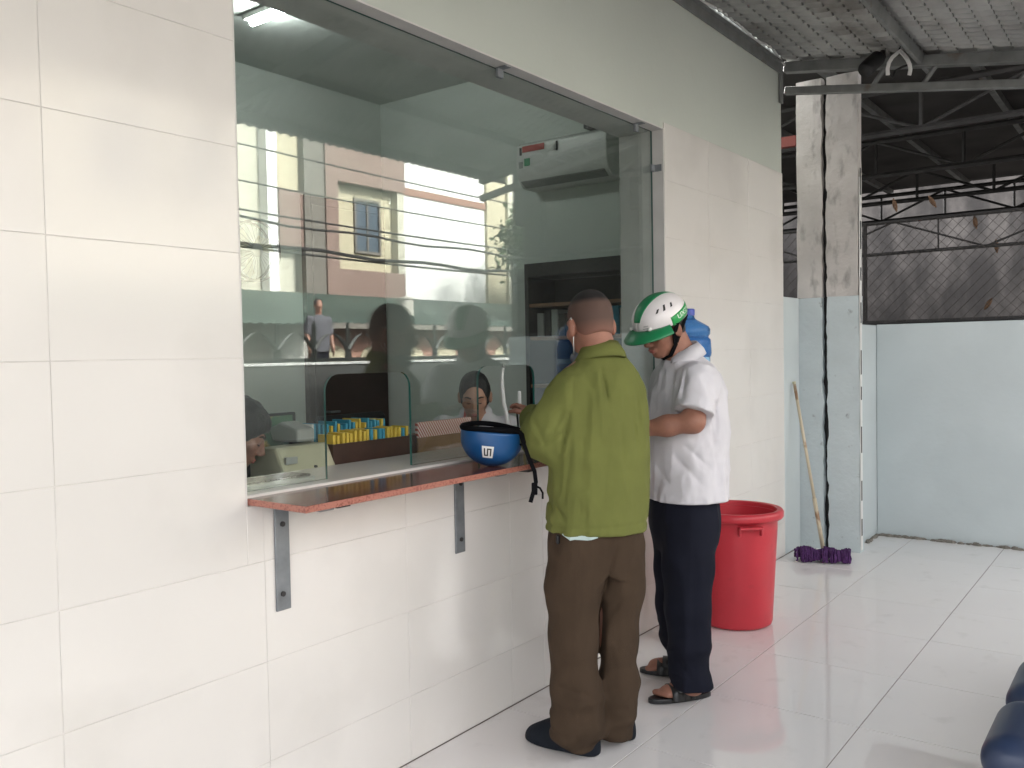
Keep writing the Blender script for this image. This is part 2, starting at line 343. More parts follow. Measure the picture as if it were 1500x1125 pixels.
def mkv(name, vox, mt, parent, at=None, smooth=2, **kw):
    P, Q = vox.mesh(smooth); at = WO[parent.name] if at is None else np.asarray(at, float)
    me = bpy.data.meshes.new(name); me.vertices.add(len(P)); me.vertices.foreach_set('co', (P-at).ravel().astype(np.float32))
    me.loops.add(Q.size); me.loops.foreach_set('vertex_index', Q.ravel().astype(np.int32)); me.polygons.add(len(Q))
    me.polygons.foreach_set('loop_start', np.arange(0, Q.size, 4, dtype=np.int32)); me.polygons.foreach_set('loop_total', np.full(len(Q), 4, np.int32))
    me.polygons.foreach_set('use_smooth', np.ones(len(Q), bool)); me.materials.append(MT[mt] if isinstance(mt, str) else mt); me.update(calc_edges=True); me.validate()
    o = bpy.data.objects.new(name, me); COL.objects.link(o); place(o, parent, at); return setp(o, **kw)

# ================================================================== THE SETTING
D = 2.136                     # plane of the tiled wall; the camera stands 2.1 m off it
X, Y, Z = np.eye(3)
g = Geo(); g.box((-120, -140, -.5), (160, 120, -.03)); mk('ground', g, 'ground', at=(0, 0, -.03), kind='structure')
g = Geo(); g.box((-60, -8.4, -.06), (90, -4.9, -.012)); mk('street', g, 'road', at=(0, -6.6, -.012), kind='structure')
g = Geo(); g.box((-2.03, -.88, -.2), (7.0, D+.02, -.003)); floor = mk('floor', g, 'fgrout', at=(0, 0, 0), kind='structure')
tg = Geo(); tg.box((-.2979, -.2979, -.012), (.2979, .2979, 0), .0005); tme = mesh_data('floor_tile', np.concatenate(tg.v), tg.f, 'ftile')
for i in range(15):
    for j in range(5):
        inst('floor_tile', tme, floor, (-1.717+.6*i, -.567+.6*j, random.uniform(-.0006, .0002)), (R(random.gauss(0, .05)), R(random.gauss(0, .05)), random.choice((0, 1, 2, 3))*math.pi/2))

# ---------------- the office: wall with the service window, the room behind it
OX0, OX1, OZ0, OZ1 = 1.558, 4.22, 1.0, 2.60
bld = thing('office_building', (1.5, D+.3, 0), 'white tiled office wall with wide service window and pale green paint above', 'building')
g = Geo(); yf, yb = D+.009, 2.403
g.box((-2.5, yf, 0), (OX0, yb, 3.47)); g.box((OX1, yf, 0), (5.98, yb, 3.47)); g.box((OX0, yf, 0), (OX1, yb, OZ0)); g.box((OX0, yf, OZ1), (OX1, yb, 3.47))
wall = mk('wall', g, 'paint', bld, at=(1.5, D+.009, 0))
g = Geo(); e0, e1 = D+.0018, D+.0125
g.box((-2.5, e0, 0), (OX0, e1, 2.628)); g.box((OX1, e0, 0), (5.976, e1, 2.628)); g.box((OX0, e0, 0), (OX1, e1, OZ0)); mk('grout_bed', g, 'grout', wall)
TILES = {}
def tile(x0, x1, z0, z1):
    if x1-x0 < .012 or z1-z0 < .012: return
    k = (round(x1-x0, 3), round(z1-z0, 3))
    if k not in TILES:
        t = Geo(); t.box((-k[0]/2+.0008, 0, -k[1]/2+.0008), (k[0]/2-.0008, .011, k[1]/2-.0008), .0009); TILES[k] = mesh_data('wall_tile', np.concatenate(t.v), t.f, 'tile')
    inst('wall_tile', TILES[k], wall, ((x0+x1)/2, D+random.uniform(-.0003, .0005), (z0+z1)/2), (R(random.gauss(0, .10)), 0, R(random.gauss(0, .08))))
rows = [0, .2307]+[.2307+.3*k for k in range(1, 9)]
cl = [-2.5]+[1.0165-.6*k for k in range(5, 0, -1)]+[1.0165, 1.6165, 2.2165, 2.8165, 3.046, 3.569, 4.169, 4.769, 5.369, 5.976]
for z0, z1 in zip(rows[:-1], rows[1:]):
    for x0, x1 in zip(cl[:-1], cl[1:]):
        if z1 <= OZ0: tile(x0, x1, z0, z1); continue
        if z0 < OZ0:                       # the row the sill cuts
            if x1 <= OX0 or x0 >= OX1: tile(x0, x1, z0, z1)
            elif x0 < OX0: tile(x0, OX0, z0, z1); tile(OX0, x1, z0, OZ0)
            elif x1 > OX1: tile(x0, OX1, z0, OZ0); tile(OX1, x1, z0, z1)
            else: tile(x0, x1, z0, OZ0)
        else:
            if x0 < OX0: tile(x0, min(x1, OX0), z0, z1)
            if x1 > OX1: tile(max(x0, OX1), x1, z0, z1)
g = Geo(); g.box((OX1-.007, D+.004, OZ0), (OX1-.0005, yb+.002, OZ1)); g.box((OX0+.0005, D+.004, OZ0), (OX0+.007, yb+.002, OZ1)); g.box((OX0+.007, D+.004, OZ1-.007), (OX1-.007, yb+.002, OZ1-.0005))
mk('jamb', g, 'jamb', bld)
g = Geo(); g.box((OX0+.008, D+.014, 1.0005), (OX1-.008, 2.48, 1.03), .003); mk('ledge', g, 'ledge', bld)
# glass with two service hatches cut up from its lower edge
def hatch(x0, x1, zt, r=.055):
    o = [(x0, 1.031)]
    for k in range(7): a = math.pi-math.pi/2*k/6; o.append((x0+r+r*math.cos(a), zt-r+r*math.sin(a)))
    for k in range(7): a = math.pi/2-math.pi/2*k/6; o.append((x1-r+r*math.cos(a), zt-r+r*math.sin(a)))
    return o+[(x1, 1.031)]
poly = [(OX0+.009, 1.031)]+hatch(1.925, 2.325, 1.372)+hatch(2.715, 3.10, 1.382)+[(OX1-.009, 1.031), (OX1-.009, OZ1-.008), (OX0+.009, OZ1-.008)]
g = Geo(); g.prism(poly, (0, 2.204, 0), X, Z, Y*.010)
pane = mk('window_pane', g, 'glass', bld)
pane.data.materials.append(MT['glassedge']); bm = bmesh.new(); bm.from_mesh(pane.data)
for f in bm.faces:
    if abs(f.normal.y) < .5: f.material_index = 1
bmesh.ops.triangulate(bm, faces=[f for f in bm.faces if len(f.verts) > 4]); bm.to_mesh(pane.data); bm.free()
for (x, z, ver) in [(2.879, OZ1-.008, 0), (4.02, OZ1-.008, 0), (OX1-.008, 2.395, 1), (OX0+.008, 2.42, 1), (OX1-.008, 1.6, 1)]:
    c = Geo(); s = -1 if x > 3 else 1
    if ver: c.box((x-s*.0+(0 if s > 0 else -.03), 2.186, z-.018), (x+(.03 if s > 0 else 0), 2.2025, z+.018), .002); c.box((x+(0 if s > 0 else -.004), 2.150, z-.018), (x+(.004 if s > 0 else 0), 2.186, z+.018))
    else: c.box((x-.018, 2.186, z-.04), (x+.018, 2.2025, z), .002); c.box((x-.018, 2.150, z-.004), (x+.018, 2.186, z))
    mk('clip', c, 'steel', pane)
# room
g = Geo(); g.box((.0, 5.15, 0), (5.15, 5.3, 3.47)); mk('room_wall', g, 'room', bld)
g = Geo(); g.box((5.15, yb+.001, 0), (5.97, 5.3, 3.47)); mk('room_wall', g, 'room', bld)
g = Geo(); g.box((-.15, yb+.001, 0), (0, 5.3, 3.47)); mk('room_wall', g, 'room', bld)
g = Geo(); g.box((-2.5, D+.012, 3.471), (5.978, 5.3, 3.6)); mk('ceiling', g, 'ceil', bld)
g = Geo(); g.box((0, yb+.001, -.02), (5.15, 5.15, .002)); mk('room_floor', g, 'roomfloor', bld)
g = Geo(); g.box((4.36, 5.09, 0), (5.06, 5.149, 2.565), .004); dr = mk('door', g, 'door', bld)
g = Geo(); g.box((4.30, 5.10, 0), (4.359, 5.1495, 2.63), .003); g.box((5.061, 5.10, 0), (5.12, 5.1495, 2.63), .003); g.box((4.359, 5.10, 2.566), (5.061, 5.1495, 2.63), .003); mk('door_frame', g, 'door', dr)
g = Geo(); g.tube([(4.44, 5.09, 1.02), (4.44, 5.03, 1.02), (4.53, 5.03, 1.02)], .009, 8); mk('door_handle', g, 'steel', dr)
# red granite shelf
sh = thing('granite_shelf', (2.5, 2.0, 1.0), 'polished red granite shelf on grey steel brackets under the service window', 'shelf')
g = Geo(); g.box((1.567, 1.886, 1.003), (3.50, 2.149, 1.022), .0015); slab = mk('slab', g, 'graniteedge', sh); slab.data.materials.append(MT['granite'])
for p in slab.data.polygons:
    if p.normal.z > .9: p.material_index = 1
for bx in (1.677, 2.499, 3.32):
    z0 = .672 if bx < 2 else .687
    g = Geo(); g.box((bx-.026, D-.008, z0), (bx+.026, D-.0005, 1.0028), .001); g.box((bx-.026, 1.925, .990), (bx+.026, D-.0085, 1.0026), .001); b = mk('bracket', g, 'steel', sh)
    for dz in (.05, .26):
        c = Geo(); c.lathe([(.0, .0), (.008, .0), (.008, .005), (.0, .006)], (bx+random.uniform(-.006, .006), D-.008, z0+dz), 10, np.array([X, -Z, -Y])); mk('bolt', c, 'dark', b)
g = Geo(); g.box((1.72, 1.93, .990), (1.77, 2.12, 1.0025)); mk('support_tab', g, 'dark', sh)
g = Geo(); g.box((2.62, 1.90, .990), (2.67, 2.12, 1.0025)); mk('support_tab', g, 'dark', sh)

# ---------------- canopy roof over the front
SLP = .163
def zr(y): return 3.42+SLP*(y-D)
can = thing('canopy', (3, .9, 3.0), 'grey profiled metal canopy roof on steel purlins above the tiled wall', 'canopy')
NX = 8.8/.0125; xs = np.arange(-2.5, 6.3, .0125); V = []; F = []; L = len(xs); rl = .098; y0 = D-.002; ri = 0
while y0 > -.43:
    for t in (0, .35, .75, 1):
        y = y0-rl*t; ph = .5*(ri % 2); wv = np.abs(np.sin(math.pi*(xs/.088+ph)))
        V += [(a, y, zr(y)-.030*(1-wv[q]**.8)*(.6+.4*math.sin(math.pi*min(t+.12, 1)))+.012*(1-t)) for q, a in enumerate(xs)]
    ri += 1; y0 -= rl
nr = len(V)//L
for r_ in range(nr-1):
    F += [(r_*L+q, r_*L+q+1, (r_+1)*L+q+1, (r_+1)*L+q) for q in range(L-1)]
g = Geo(); g.add(V, F); ro = mk('roof_sheet', g, 'roof', can); sm = ro.modifiers.new('s', 'SOLIDIFY'); sm.thickness = .002; sm.offset = 1
def ybeam(x, y0, y1, dz, hw, hh, nm, mt_='beam', par=can):
    gg = Geo(); d = nrm((0, y1-y0, SLP*(y1-y0))); a = np.array([x, y0, zr(y0)+dz]); b = np.array([x, y1, zr(y1)+dz])
    gg.obox((a+b)/2, np.array([X, d, np.cross(X, d)]), (hw, np.linalg.norm(b-a)/2, hh), .003); return mk(nm, gg, mt_, par)
for y in (1.26, .32, -.31):
    g = Geo(); g.obox((1.85, y, zr(y)-.055), np.array([X, nrm((0, 1, SLP)), nrm((0, -SLP, 1))]), (4.4, .015, .034), .003); mk('purlin', g, 'beam', can)
ybeam(3.22, D-.01, -.40, -.135, .03, .042, 'rafter'); ybeam(.4, D-.01, -.40, -.135, .03, .042, 'rafter')
ybeam(6.02, D-.01, -.40, -.065, .035, .034, 'rafter'); ybeam(6.02, D-.01, -.40, -.222, .025, .025, 'bottom_chord')
for yy in (1.55, 1.25, .72, .2):
    g = Geo(); a = np.array([6.02, yy, zr(yy)-.20]); b = np.array([6.02, yy-.07, zr(yy-.07)-.095]); g.tube([a, b], .016, 6); mk('web_bar', g, 'beam', can)
g = Geo(); g.box((5.93, D-.010, 3.10), (5.976, D+.006, 3.40), .002); mk('fixing_plate', g, 'beam', can)
g = Geo(); g.box((-2.5, D-.030, 3.365), (5.93, D+.005, 3.372)); g.box((-2.5, D-.006, 3.30), (5.93, D+.004, 3.3645)); mk('wall_angle', g, 'beam', can)
pts = [(5.95-.01*k, D-.02, 3.37) for k in range(0)]; pth = []
for k in range(60):
    xx = 5.97-.11*k; pth.append((xx, D-.024+.006*math.sin(k*1.7), 3.398+.012*math.sin(k*.9)+(0 if k > 2 else -.04*(2-k)*.5)))
g = Geo(); g.tube(pth, .008, 6); mk('cable', g, 'cable', smooth=True, label='thin white cable running along the top edge of the painted wall', cat='cable')

# ---------------- twin cracked columns, low walls
def rough_box(lo, hi, h, amp, side=None, samp=0., seed=0):
    lo, hi = np.array(lo, float), np.array(hi, float); n = np.maximum(np.round((hi-lo)/h).astype(int), 1); bm = bmesh.new(); vd = {}
    def vert(i, j, k):
        key = (i, j, k)
        if key not in vd:
            p = lo+(hi-lo)*np.array([i, j, k])/n; q = p[None]*np.array([9., 9., 7.])+seed*7.3
            dv = np.array([vnoise(q+np.array([a*11.3, 0, a*5.1]))[0]-.5 for a in range(3)])*2*amp
            if side and ((side[0] == 'y0' and j == 0) or (side[0] == 'y1' and j == n[1])):
                s = 1 if j == 0 else -1; dv[1] += s*samp*(vnoise(p[None]*np.array([20, 3, 16.])+seed)[0]**1.5+.5*vnoise(p[None]*np.array([40, 3, 55.])+seed)[0]**2)
            vd[key] = bm.verts.new(p+dv)
        return vd[key]
    for ax in range(3):
        b, c = (ax+1) % 3, (ax+2) % 3
        for e in (0, n[ax]):
            for u in range(n[b]):
                for v in range(n[c]):
                    q = []
                    for du, dv_ in ((0, 0), (1, 0), (1, 1), (0, 1)):
                        k = [0, 0, 0]; k[ax] = e; k[b] = u+du; k[c] = v+dv_; q.append(vert(*k))
                    bm.faces.new(q if e else q[::-1])
    g = Geo(); bm.verts.index_update(); g.add([v.co[:] for v in bm.verts], [[v.index for v in f.verts] for f in bm.faces]); bm.free(); return g
for (ya, yb_, sd, nm, seed) in ((1.967, 2.150, ('y0',), 'rough old concrete column left of the dark crack', 1), (1.728, 1.950, ('y1',), 'rough old concrete column right of the dark crack, beside low wall', 2)):
    c = thing('concrete_column', (6.45, (ya+yb_)/2, 0), nm, 'column', 'twin columns at the wall end')
    mk('shaft', rough_box((6.303, ya, 1.79), (6.39, yb_, 3.32), .035, .004, sd, .013, seed), 'conc', c, auto=R(50))
    mk('painted_base', rough_box((6.30, ya-(.002 if sd[0] == 'y1' else 0), 0), (6.392, yb_+(.002 if sd[0] == 'y0' else 0), 1.79), .035, .004, sd, .016, seed+4), 'concblue', c, auto=R(50))
    if sd[0] == 'y1':
        g = Geo(); g.box((6.30, 1.7165, .02), (6.345, 1.7215, 2.6)); st = mk('edge_strip', g, 'white', c)
        zz = .12
        while zz < 2.5:
            g = Geo(); hh = random.uniform(.09, .2); g.box((6.308, 1.7145, zz), (6.328, 1.7162, zz+hh)); mk('slot', g, 'black', st); zz += hh+random.uniform(.08, .2)
g = Geo(); g.box((6.35, 1.935, .0), (6.385, 1.985, 3.25)); mk('crack_shade', g, 'black', c)  # added black strip standing in for the shade deep in the crack
lw = thing('low_wall', (7.1, 0, 0), 'pale blue painted low wall at the far end of the tiled floor', 'wall')
g = Geo(); g.box((7.0, -.87, 0), (7.15, 1.79, 1.6), .004); mk('wall', g, 'blue', lw)
g = Geo(); g.box((6.40, 1.792, 0), (7.15, 1.95, 1.597), .004); mk('pilaster', g, 'blue', lw)
g = Geo(); g.box((5.981, D+.003, 0), (6.296, D+.12, 1.79), .003); mk('return_wall', g, 'blue', label='short pale blue wall stub between the tiled wall and the cracked columns', cat='wall')
V = Geo()
for k in range(150):
    y = 1.76-abs(random.gauss(0, .55)); s = random.uniform(.006, .018); V.ell((6.992-random.uniform(0, .025), y, random.uniform(.0, .008)), (s, s*1.6, s*.8), np.eye(3), 6, 4)
for k in range(40):
    s = random.uniform(.006, .016); V.ell((random.uniform(6.62, 6.98), 1.785-random.uniform(0, .02), .004), (s*1.4, s, s), np.eye(3), 6, 4)
mk('mortar_rubble', V, 'soil', label='crumbled mortar along the foot of the pale blue low wall', cat='rubble', kind='stuff')
# chain-link panel above the low wall
cf = thing('chain_link_fence', (7.06, 0, 1.6), 'rusty chain link screen with braced frame on top of the low wall', 'fence')
def bar(name, a, b, r, mt_, par, n=6): gg = Geo(); gg.tube([a, b], r, n); return mk(name, gg, mt_, par)
for z_ in (1.615, 2.135, 2.37): bar('rail', (7.06, -.86, z_), (7.06, 4.0, z_), .014 if z_ > 2 else .02, 'dark', cf)
for y in (4.0, 2.6, 1.885, .55, -.85): bar('post', (7.06, y, 1.6), (7.06, y, 2.38), .016, 'dark', cf)
for k, y in enumerate(np.arange(-.8, 3.2, .62)):
    bar('brace', (7.062, y, 2.135 if k % 2 else 2.37), (7.062, y+.62, 2.37 if k % 2 else 2.135), .008, 'dark', cf)
    bar('brace', (7.064, y+.31, 2.135), (7.064, y+.31, 2.37), .006, 'dark', cf)
V = Geo(); p = .074
for s in (1, -1):
    for k in range(-14, 130):
        y = -4.6+k*p; pts = []
        for q in range(13):
            zz = 1.62+.75*q/12; yy = y+s*.75*q/12*.95+(0 if s > 0 else .75*.95); pts.append((7.03+.003*s*(1 if q % 2 else -1), yy, zz))
        pts = [t for t in pts if -.86 <= t[1] <= 4.0]
        if len(pts) > 1: V.tube(pts, .0021, 3, cap=False)
mk('wire_mesh', V, 'wire', cf, kind='stuff')
for k, (x_, y_, a_) in enumerate([(1310, 300, .2), (1365, 295, .5), (1428, 325, .1), (1459, 360, .05), (1447, 445, -.6)]):
    c = px(x_, y_, 6.30); L = nrm((0, math.sin(a_), math.cos(a_))); N = nrm(np.cross(L, X)); V = Geo(); rowsn = 7; vv = []; ff = []
    for q in range(rowsn):
        t = q/(rowsn-1); wd = .016*math.sin(math.pi*min(.98, t*.9+.05))
        for e in (-1, 0, 1): vv.append(c+L*(.10*(.5-t))+N*wd*e+X*(.010*abs(e)+.02*t*t)); vv.append(c+L*(.10*(.5-t))+N*wd*e+X*(.010*abs(e)+.02*t*t+.0015))
    for q in range(rowsn-1):
        for e in (0, 1):
            a0 = q*6+e*2; ff += [(a0, a0+2, a0+8, a0+6), (a0+1, a0+7, a0+9, a0+3)]
    V.add(vv, ff); mk('dry_leaf', V, 'leaf', at=c, label=['dry leaf caught highest in the screen nearest the column', 'curled dry leaf hanging under the shed roof bars', 'dry brown leaf hanging over the bright gap behind the screen', 'dry brown leaf on the braced rail of the screen', 'orange brown leaf caught low in the wire mesh'][k], cat='leaf', group='dry leaves caught in the screen')
# ---------------- dark shed behind
shd = thing('shed', (10.5, 0, 0), 'dark open shed with steel trusses behind the low wall', 'shed')
g = Geo(); g.box((6.31, -.86, 3.60), (13.0, 6.5, 3.64)); mk('roof', g, 'shed', shd)  # near edge extended up to the canopy to block sun from the floor
g = Geo(); g.box((6.75, 6.5, 0), (15.6, 6.6, 3.64)); mk('side_wall', g, 'shed', shd)  # unseen wall, added to keep stray light out of the shed
g = Geo(); g.box((7.32, -.90, 0), (15.6, -.87, 3.598)); mk('side_wall', g, 'shed', shd); g = Geo(); g.box((7.16, -.90, 0), (7.319, -.87, 2.3)); g.box((7.16, -.90, 2.72), (7.319, -.87, 3.598)); mk('side_sheet', g, 'shed', shd)  # added sheets that block the bright trees and sky mirrored in the glass
for y in np.arange(-.7, 6, .95):
    g = Geo(); g.box((6.8, y-.025, 3.53), (12.95, y+.025, 3.598)); mk('purlin', g, 'beam', shd)
for xk in (7.6, 9.4, 11.2, 12.8):
    for za, rr in ((3.50, .028), (3.16, .028)): bar('truss_chord', (xk, -.8, za), (xk, 6.4, za), rr, 'dark', shd)
    for k, y in enumerate(np.arange(-.8, 5.8, .8)):
        bar('truss_web', (xk, y, 3.16 if k % 2 else 3.5), (xk, y+.8, 3.5 if k % 2 else 3.16), .016, 'dark', shd); bar('truss_web', (xk, y, 3.16), (xk, y, 3.5), .016, 'dark', shd)
for y in (-.8, 6.3):
    for xk in (7.6, 12.8): bar('post', (xk, y, 0), (xk, y, 3.5), .05, 'dark', shd)
g = Geo(); g.box((6.9, 2.36, 3.02), (6.95, 4.4, 3.10)); mk('red_beam', g, 'rust', shd)
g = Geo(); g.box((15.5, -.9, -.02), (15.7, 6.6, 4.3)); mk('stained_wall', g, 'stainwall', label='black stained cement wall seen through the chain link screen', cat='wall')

# ---------------- across the street (seen mirrored in the glass)
bw = thing('boundary_wall', (9, -4, 0), 'grey boundary wall across the yard, mirrored in the window', 'wall')
g = Geo(); g.box((-3, -4.05, -.03), (26, -3.88, 1.34), .003); mk('wall', g, 'greywall', bw); g = Geo(); g.box((-3, -4.07, 1.341), (26, -3.86, 1.375), .003); mk('coping', g, 'hwhite', bw)
fe = thing('iron_fence', (9, -3.97, 1.376), 'black wrought iron fence of branching posts on the boundary wall', 'fence')
g = Geo(); g.box((-3, -3.985, 1.378), (26, -3.955, 1.425)); mk('rail', g, 'iron', fe)
P = Geo(); P.prism([(-.055, .045), (.055, .045), (.036, .2), (.026, .45), (0, .50), (-.026, .45), (-.036, .2)], (0, -.008, 0), X, Z, Y*.016)
for s in (-1, 1):
    pts = [(s*.01, 0, .15), (s*.09, 0, .25), (s*.16, 0, .31), (s*.235, 0, .345)]
    P.tube(pts, [.030, .025, .020, .012], 6)
pme = mesh_data('picket', np.concatenate(P.v), P.f, 'iron')
for k in range(-16, 33): inst('picket', pme, fe, (6.61+.552*k, -3.97, 1.378))
def house(name, loc, label, parts):
    h = thing(name, loc, label, 'house')
    for nm, mt_, boxes in parts:
        gg = Geo()
        for lo, hi in boxes: gg.box(lo, hi)
        mk(nm, gg, mt_, h)
    return h
def windows(h, rects, y, fr='taupe'):
    for x0, x1, z0, z1 in rects:
        gg = Geo(); gg.box((x0, y-.01, z0), (x1, y+.012, z1)); wv = mk('window', gg, 'pane', h); gg = Geo()
        gg.box((x0-.07, y-.01, z0-.07), (x0, y+.05, z1+.07)); gg.box((x1, y-.01, z0-.07), (x1+.07, y+.05, z1+.07)); gg.box((x0, y-.01, z1), (x1, y+.05, z1+.07)); gg.box((x0, y-.01, z0-.07), (x1, y+.07, z0)); gg.box(((x0+x1)/2-.03, y-.01, z0), ((x0+x1)/2+.03, y+.04, z1)); mk('frame', gg, fr, wv)
h = house('tall_house', (12, -15, 0), 'cream house with pale pilaster, mirrored at the left of the window', [
    ('wall', 'creaml', [((8.2, -19, -.03), (14.6, -13.3, 7.7))]), ('pilaster', 'hwhite', [((13.55, -13.32, 0), (13.85, -13, 7.7))]), ('side_wall', 'cream', [((13.852, -13.3, 5.6), (14.6, -13.1, 7.7))]),
    ('balcony', 'pink', [((13.86, -13.3, 4.2), (14.59, -12.95, 5.58))]), ('corner_pillar', 'taupe', [((14.602, -13.6, -.03), (15.26, -12.9, 7.7))])])
windows(h, [(9.4, 10.6, 5, 6.8), (11.4, 12.6, 5, 6.8)], -13.3)
h = house('tall_house', (16.8, -15, 0), 'dusty pink and cream house with one grey window, mirrored in the glass', [
    ('wall', 'cream', [((15.68, -19, -.03), (18.22, -13.2, 7.7))]), ('corner_pillar', 'pink', [((15.262, -13.4, -.03), (15.678, -12.85, 7.7))]),
    ('upper_band', 'pink', [((15.68, -13.21, 6.02), (18.22, -12.9, 7.15))]), ('cornice', 'creaml', [((15.68, -13.21, 7.152), (18.22, -12.8, 7.6))]), ('lower_band', 'pink', [((15.68, -13.21, 3.05), (18.22, -12.95, 3.75))]), ('side_fin', 'creaml', [((17.95, -13.21, 3.752), (18.22, -12.95, 6.018))]), ('wing', 'taupe', [((15.68, -13.21, -.03), (18.22, -13.0, 3.04))])])
windows(h, [(16.58, 17.42, 4.3, 5.65)], -13.2)
h = house('tall_house', (20, -15, 0), 'plain white rendered house side with a thin brown band, mirrored', [('wall', 'hwhite', [((18.222, -19, -.03), (21.93, -13.0, 7.7))]), ('band', 'brownband', [((18.222, -13.01, 6.0), (21.93, -12.96, 6.2))])])
h = house('tall_house', (22.5, -15, 0), 'narrow cream house front beside the white house, mirrored', [('wall', 'cream', [((21.932, -19, -.03), (23.2, -12.9, 7.7))]), ('pilaster', 'creaml', [((22.9, -12.91, 0), (23.19, -12.8, 7.7))])])
h = house('tall_house', (29, -16, 0), 'grey green house behind the trees, mirrored at the right', [('wall', 'greywall', [((24.2, -22, -.03), (36, -15, 6.5))]), ('roof', 'groof', [((24, -22.2, 6.502), (36.2, -14.6, 6.7))])])
windows(h, [(26, 27.4, 3.5, 5.2), (30, 31.4, 3.5, 5.2)], -15)
h = house('tall_house', (2, -15, 0), 'grey beige house further left along the street', [('wall', 'greyhouse', [((-8, -20, -.03), (8.0, -13.6, 7.0))]), ('cornice', 'pink', [((-8.1, -20, 7.002), (8.1, -13.4, 7.4))])])
windows(h, [(-6, -4.6, 4.5, 6.3), (-2, -.6, 4.5, 6.3), (3, 4.4, 4.5, 6.3)], -13.6)
lh = thing('low_house', (15, -10, 0), 'low brick house with green metal roof behind the iron fence', 'house')
g = Geo(); g.box((11.6, -12.4, -.03), (22.5, -9.3, 2.08)); mk('wall', g, 'brick', lh)
for k in range(9):
    x = 12.2+1.15*k; pl = [(-.4, .5), (.4, .5)]+[(.4*math.cos(a), 1.38+.30*math.sin(a)) for a in np.linspace(0, math.pi, 12)]
    g = Geo(); g.prism(pl, (x, -9.3, 0), X, Z, Y*.03); mk('arch_panel', g, 'cream', lh)
def sheet(y0, z0, y1, z1, x0, x1, pitch=.2):
    n = int((x1-x0)/pitch*4); vv = []; ff = []
    for k in range(n+1):
        x = x0+(x1-x0)*k/n; dz = .025*(1 if k % 4 in (1, 2) else 0); vv += [(x, y0, z0+dz), (x, y1, z1+dz), (x, y0, z0+dz-.02), (x, y1, z1+dz-.02)]
    for k in range(n): a = k*4; ff += [(a, a+4, a+5, a+1), (a+2, a+3, a+7, a+6), (a, a+2, a+6, a+4), (a+1, a+5, a+7, a+3)]
    gg = Geo(); gg.add(vv, ff); return gg
mk('roof', sheet(-8.7, 2.12, -12.5, 3.0, 11.3, 23), 'groof', lh); g = Geo(); g.box((11.3, -8.74, 2.0), (23, -8.70, 2.11)); mk('fascia', g, 'taupe', lh)
tk = Geo(); tk.lathe([(.18, 0), (.18, .38), (.20, .38), (.20, .42), (0, .46)], (14.9, -9.8, 2.36), 16); mk('roof_vent', tk, 'tank', lh, auto=R(40))
l2 = thing('low_house', (9, -10, 0), 'low pale grey building with a sloping green awning, mirrored at lower left', 'house')
g = Geo(); g.box((6.5, -12.4, -.03), (11.3, -9.0, 2.1)); mk('wall', g, 'greyhouse', l2)
mk('roof', sheet(-8.2, 2.05, -12.5, 3.1, 6.3, 11.28), 'groof', l2)
for k in range(3):
    g = Geo(); g.box((6.6+2.1*k, -8.32, -.03), (6.66+2.1*k, -8.26, 2.04)); mk('post', g, 'hwhite', l2)
for k in range(2):
    g = Geo(); g.box((7.2+2.2*k, -9.0, 0), (8.2+2.2*k, -8.97, 1.9)); mk('door', g, 'taupe', l2)
for k, (x_, hgt) in enumerate([(-6, 7.0), (34, 7.0)]):
    u_ = thing('utility_pole', (x_, -7.9, 0), ['concrete utility pole far left along the street', 'concrete utility pole far right along the street'][k], 'pole', 'street utility poles')
    g = Geo(); g.tube([(x_, -7.9, -.03), (x_, -7.9, hgt)], [.15, .10], 10); mk('shaft', g, 'greywall', u_); g = Geo(); g.box((x_-.06, -8.4, 5.6), (x_+.06, -7.2, 5.7)); mk('crossarm', g, 'dark', u_)
for k, (zz, yy, r_, lb) in enumerate([(4.75, -7.3, .014, 'topmost'), (4.25, -7.6, .014, 'second from the top'), (3.85, -7.9, .018, 'middle'), (3.62, -7.4, .022, 'thick lower'), (3.35, -8.1, .035, 'bundled lowest'), (3.28, -8.15, .02, 'thin lowest')]):
    pts = [(x, yy, zz+.9*((x-14)/20)**2+(.03*math.sin(x*2.1+k) if r_ > .02 else 0)) for x in np.linspace(-6, 34, 60)]
    g = Geo(); g.tube(pts, r_, 5); mk('power_cable', g, 'black', label=f'{lb} power cable over the street, mirrored in the glass', cat='cable', group='power cables along the street')
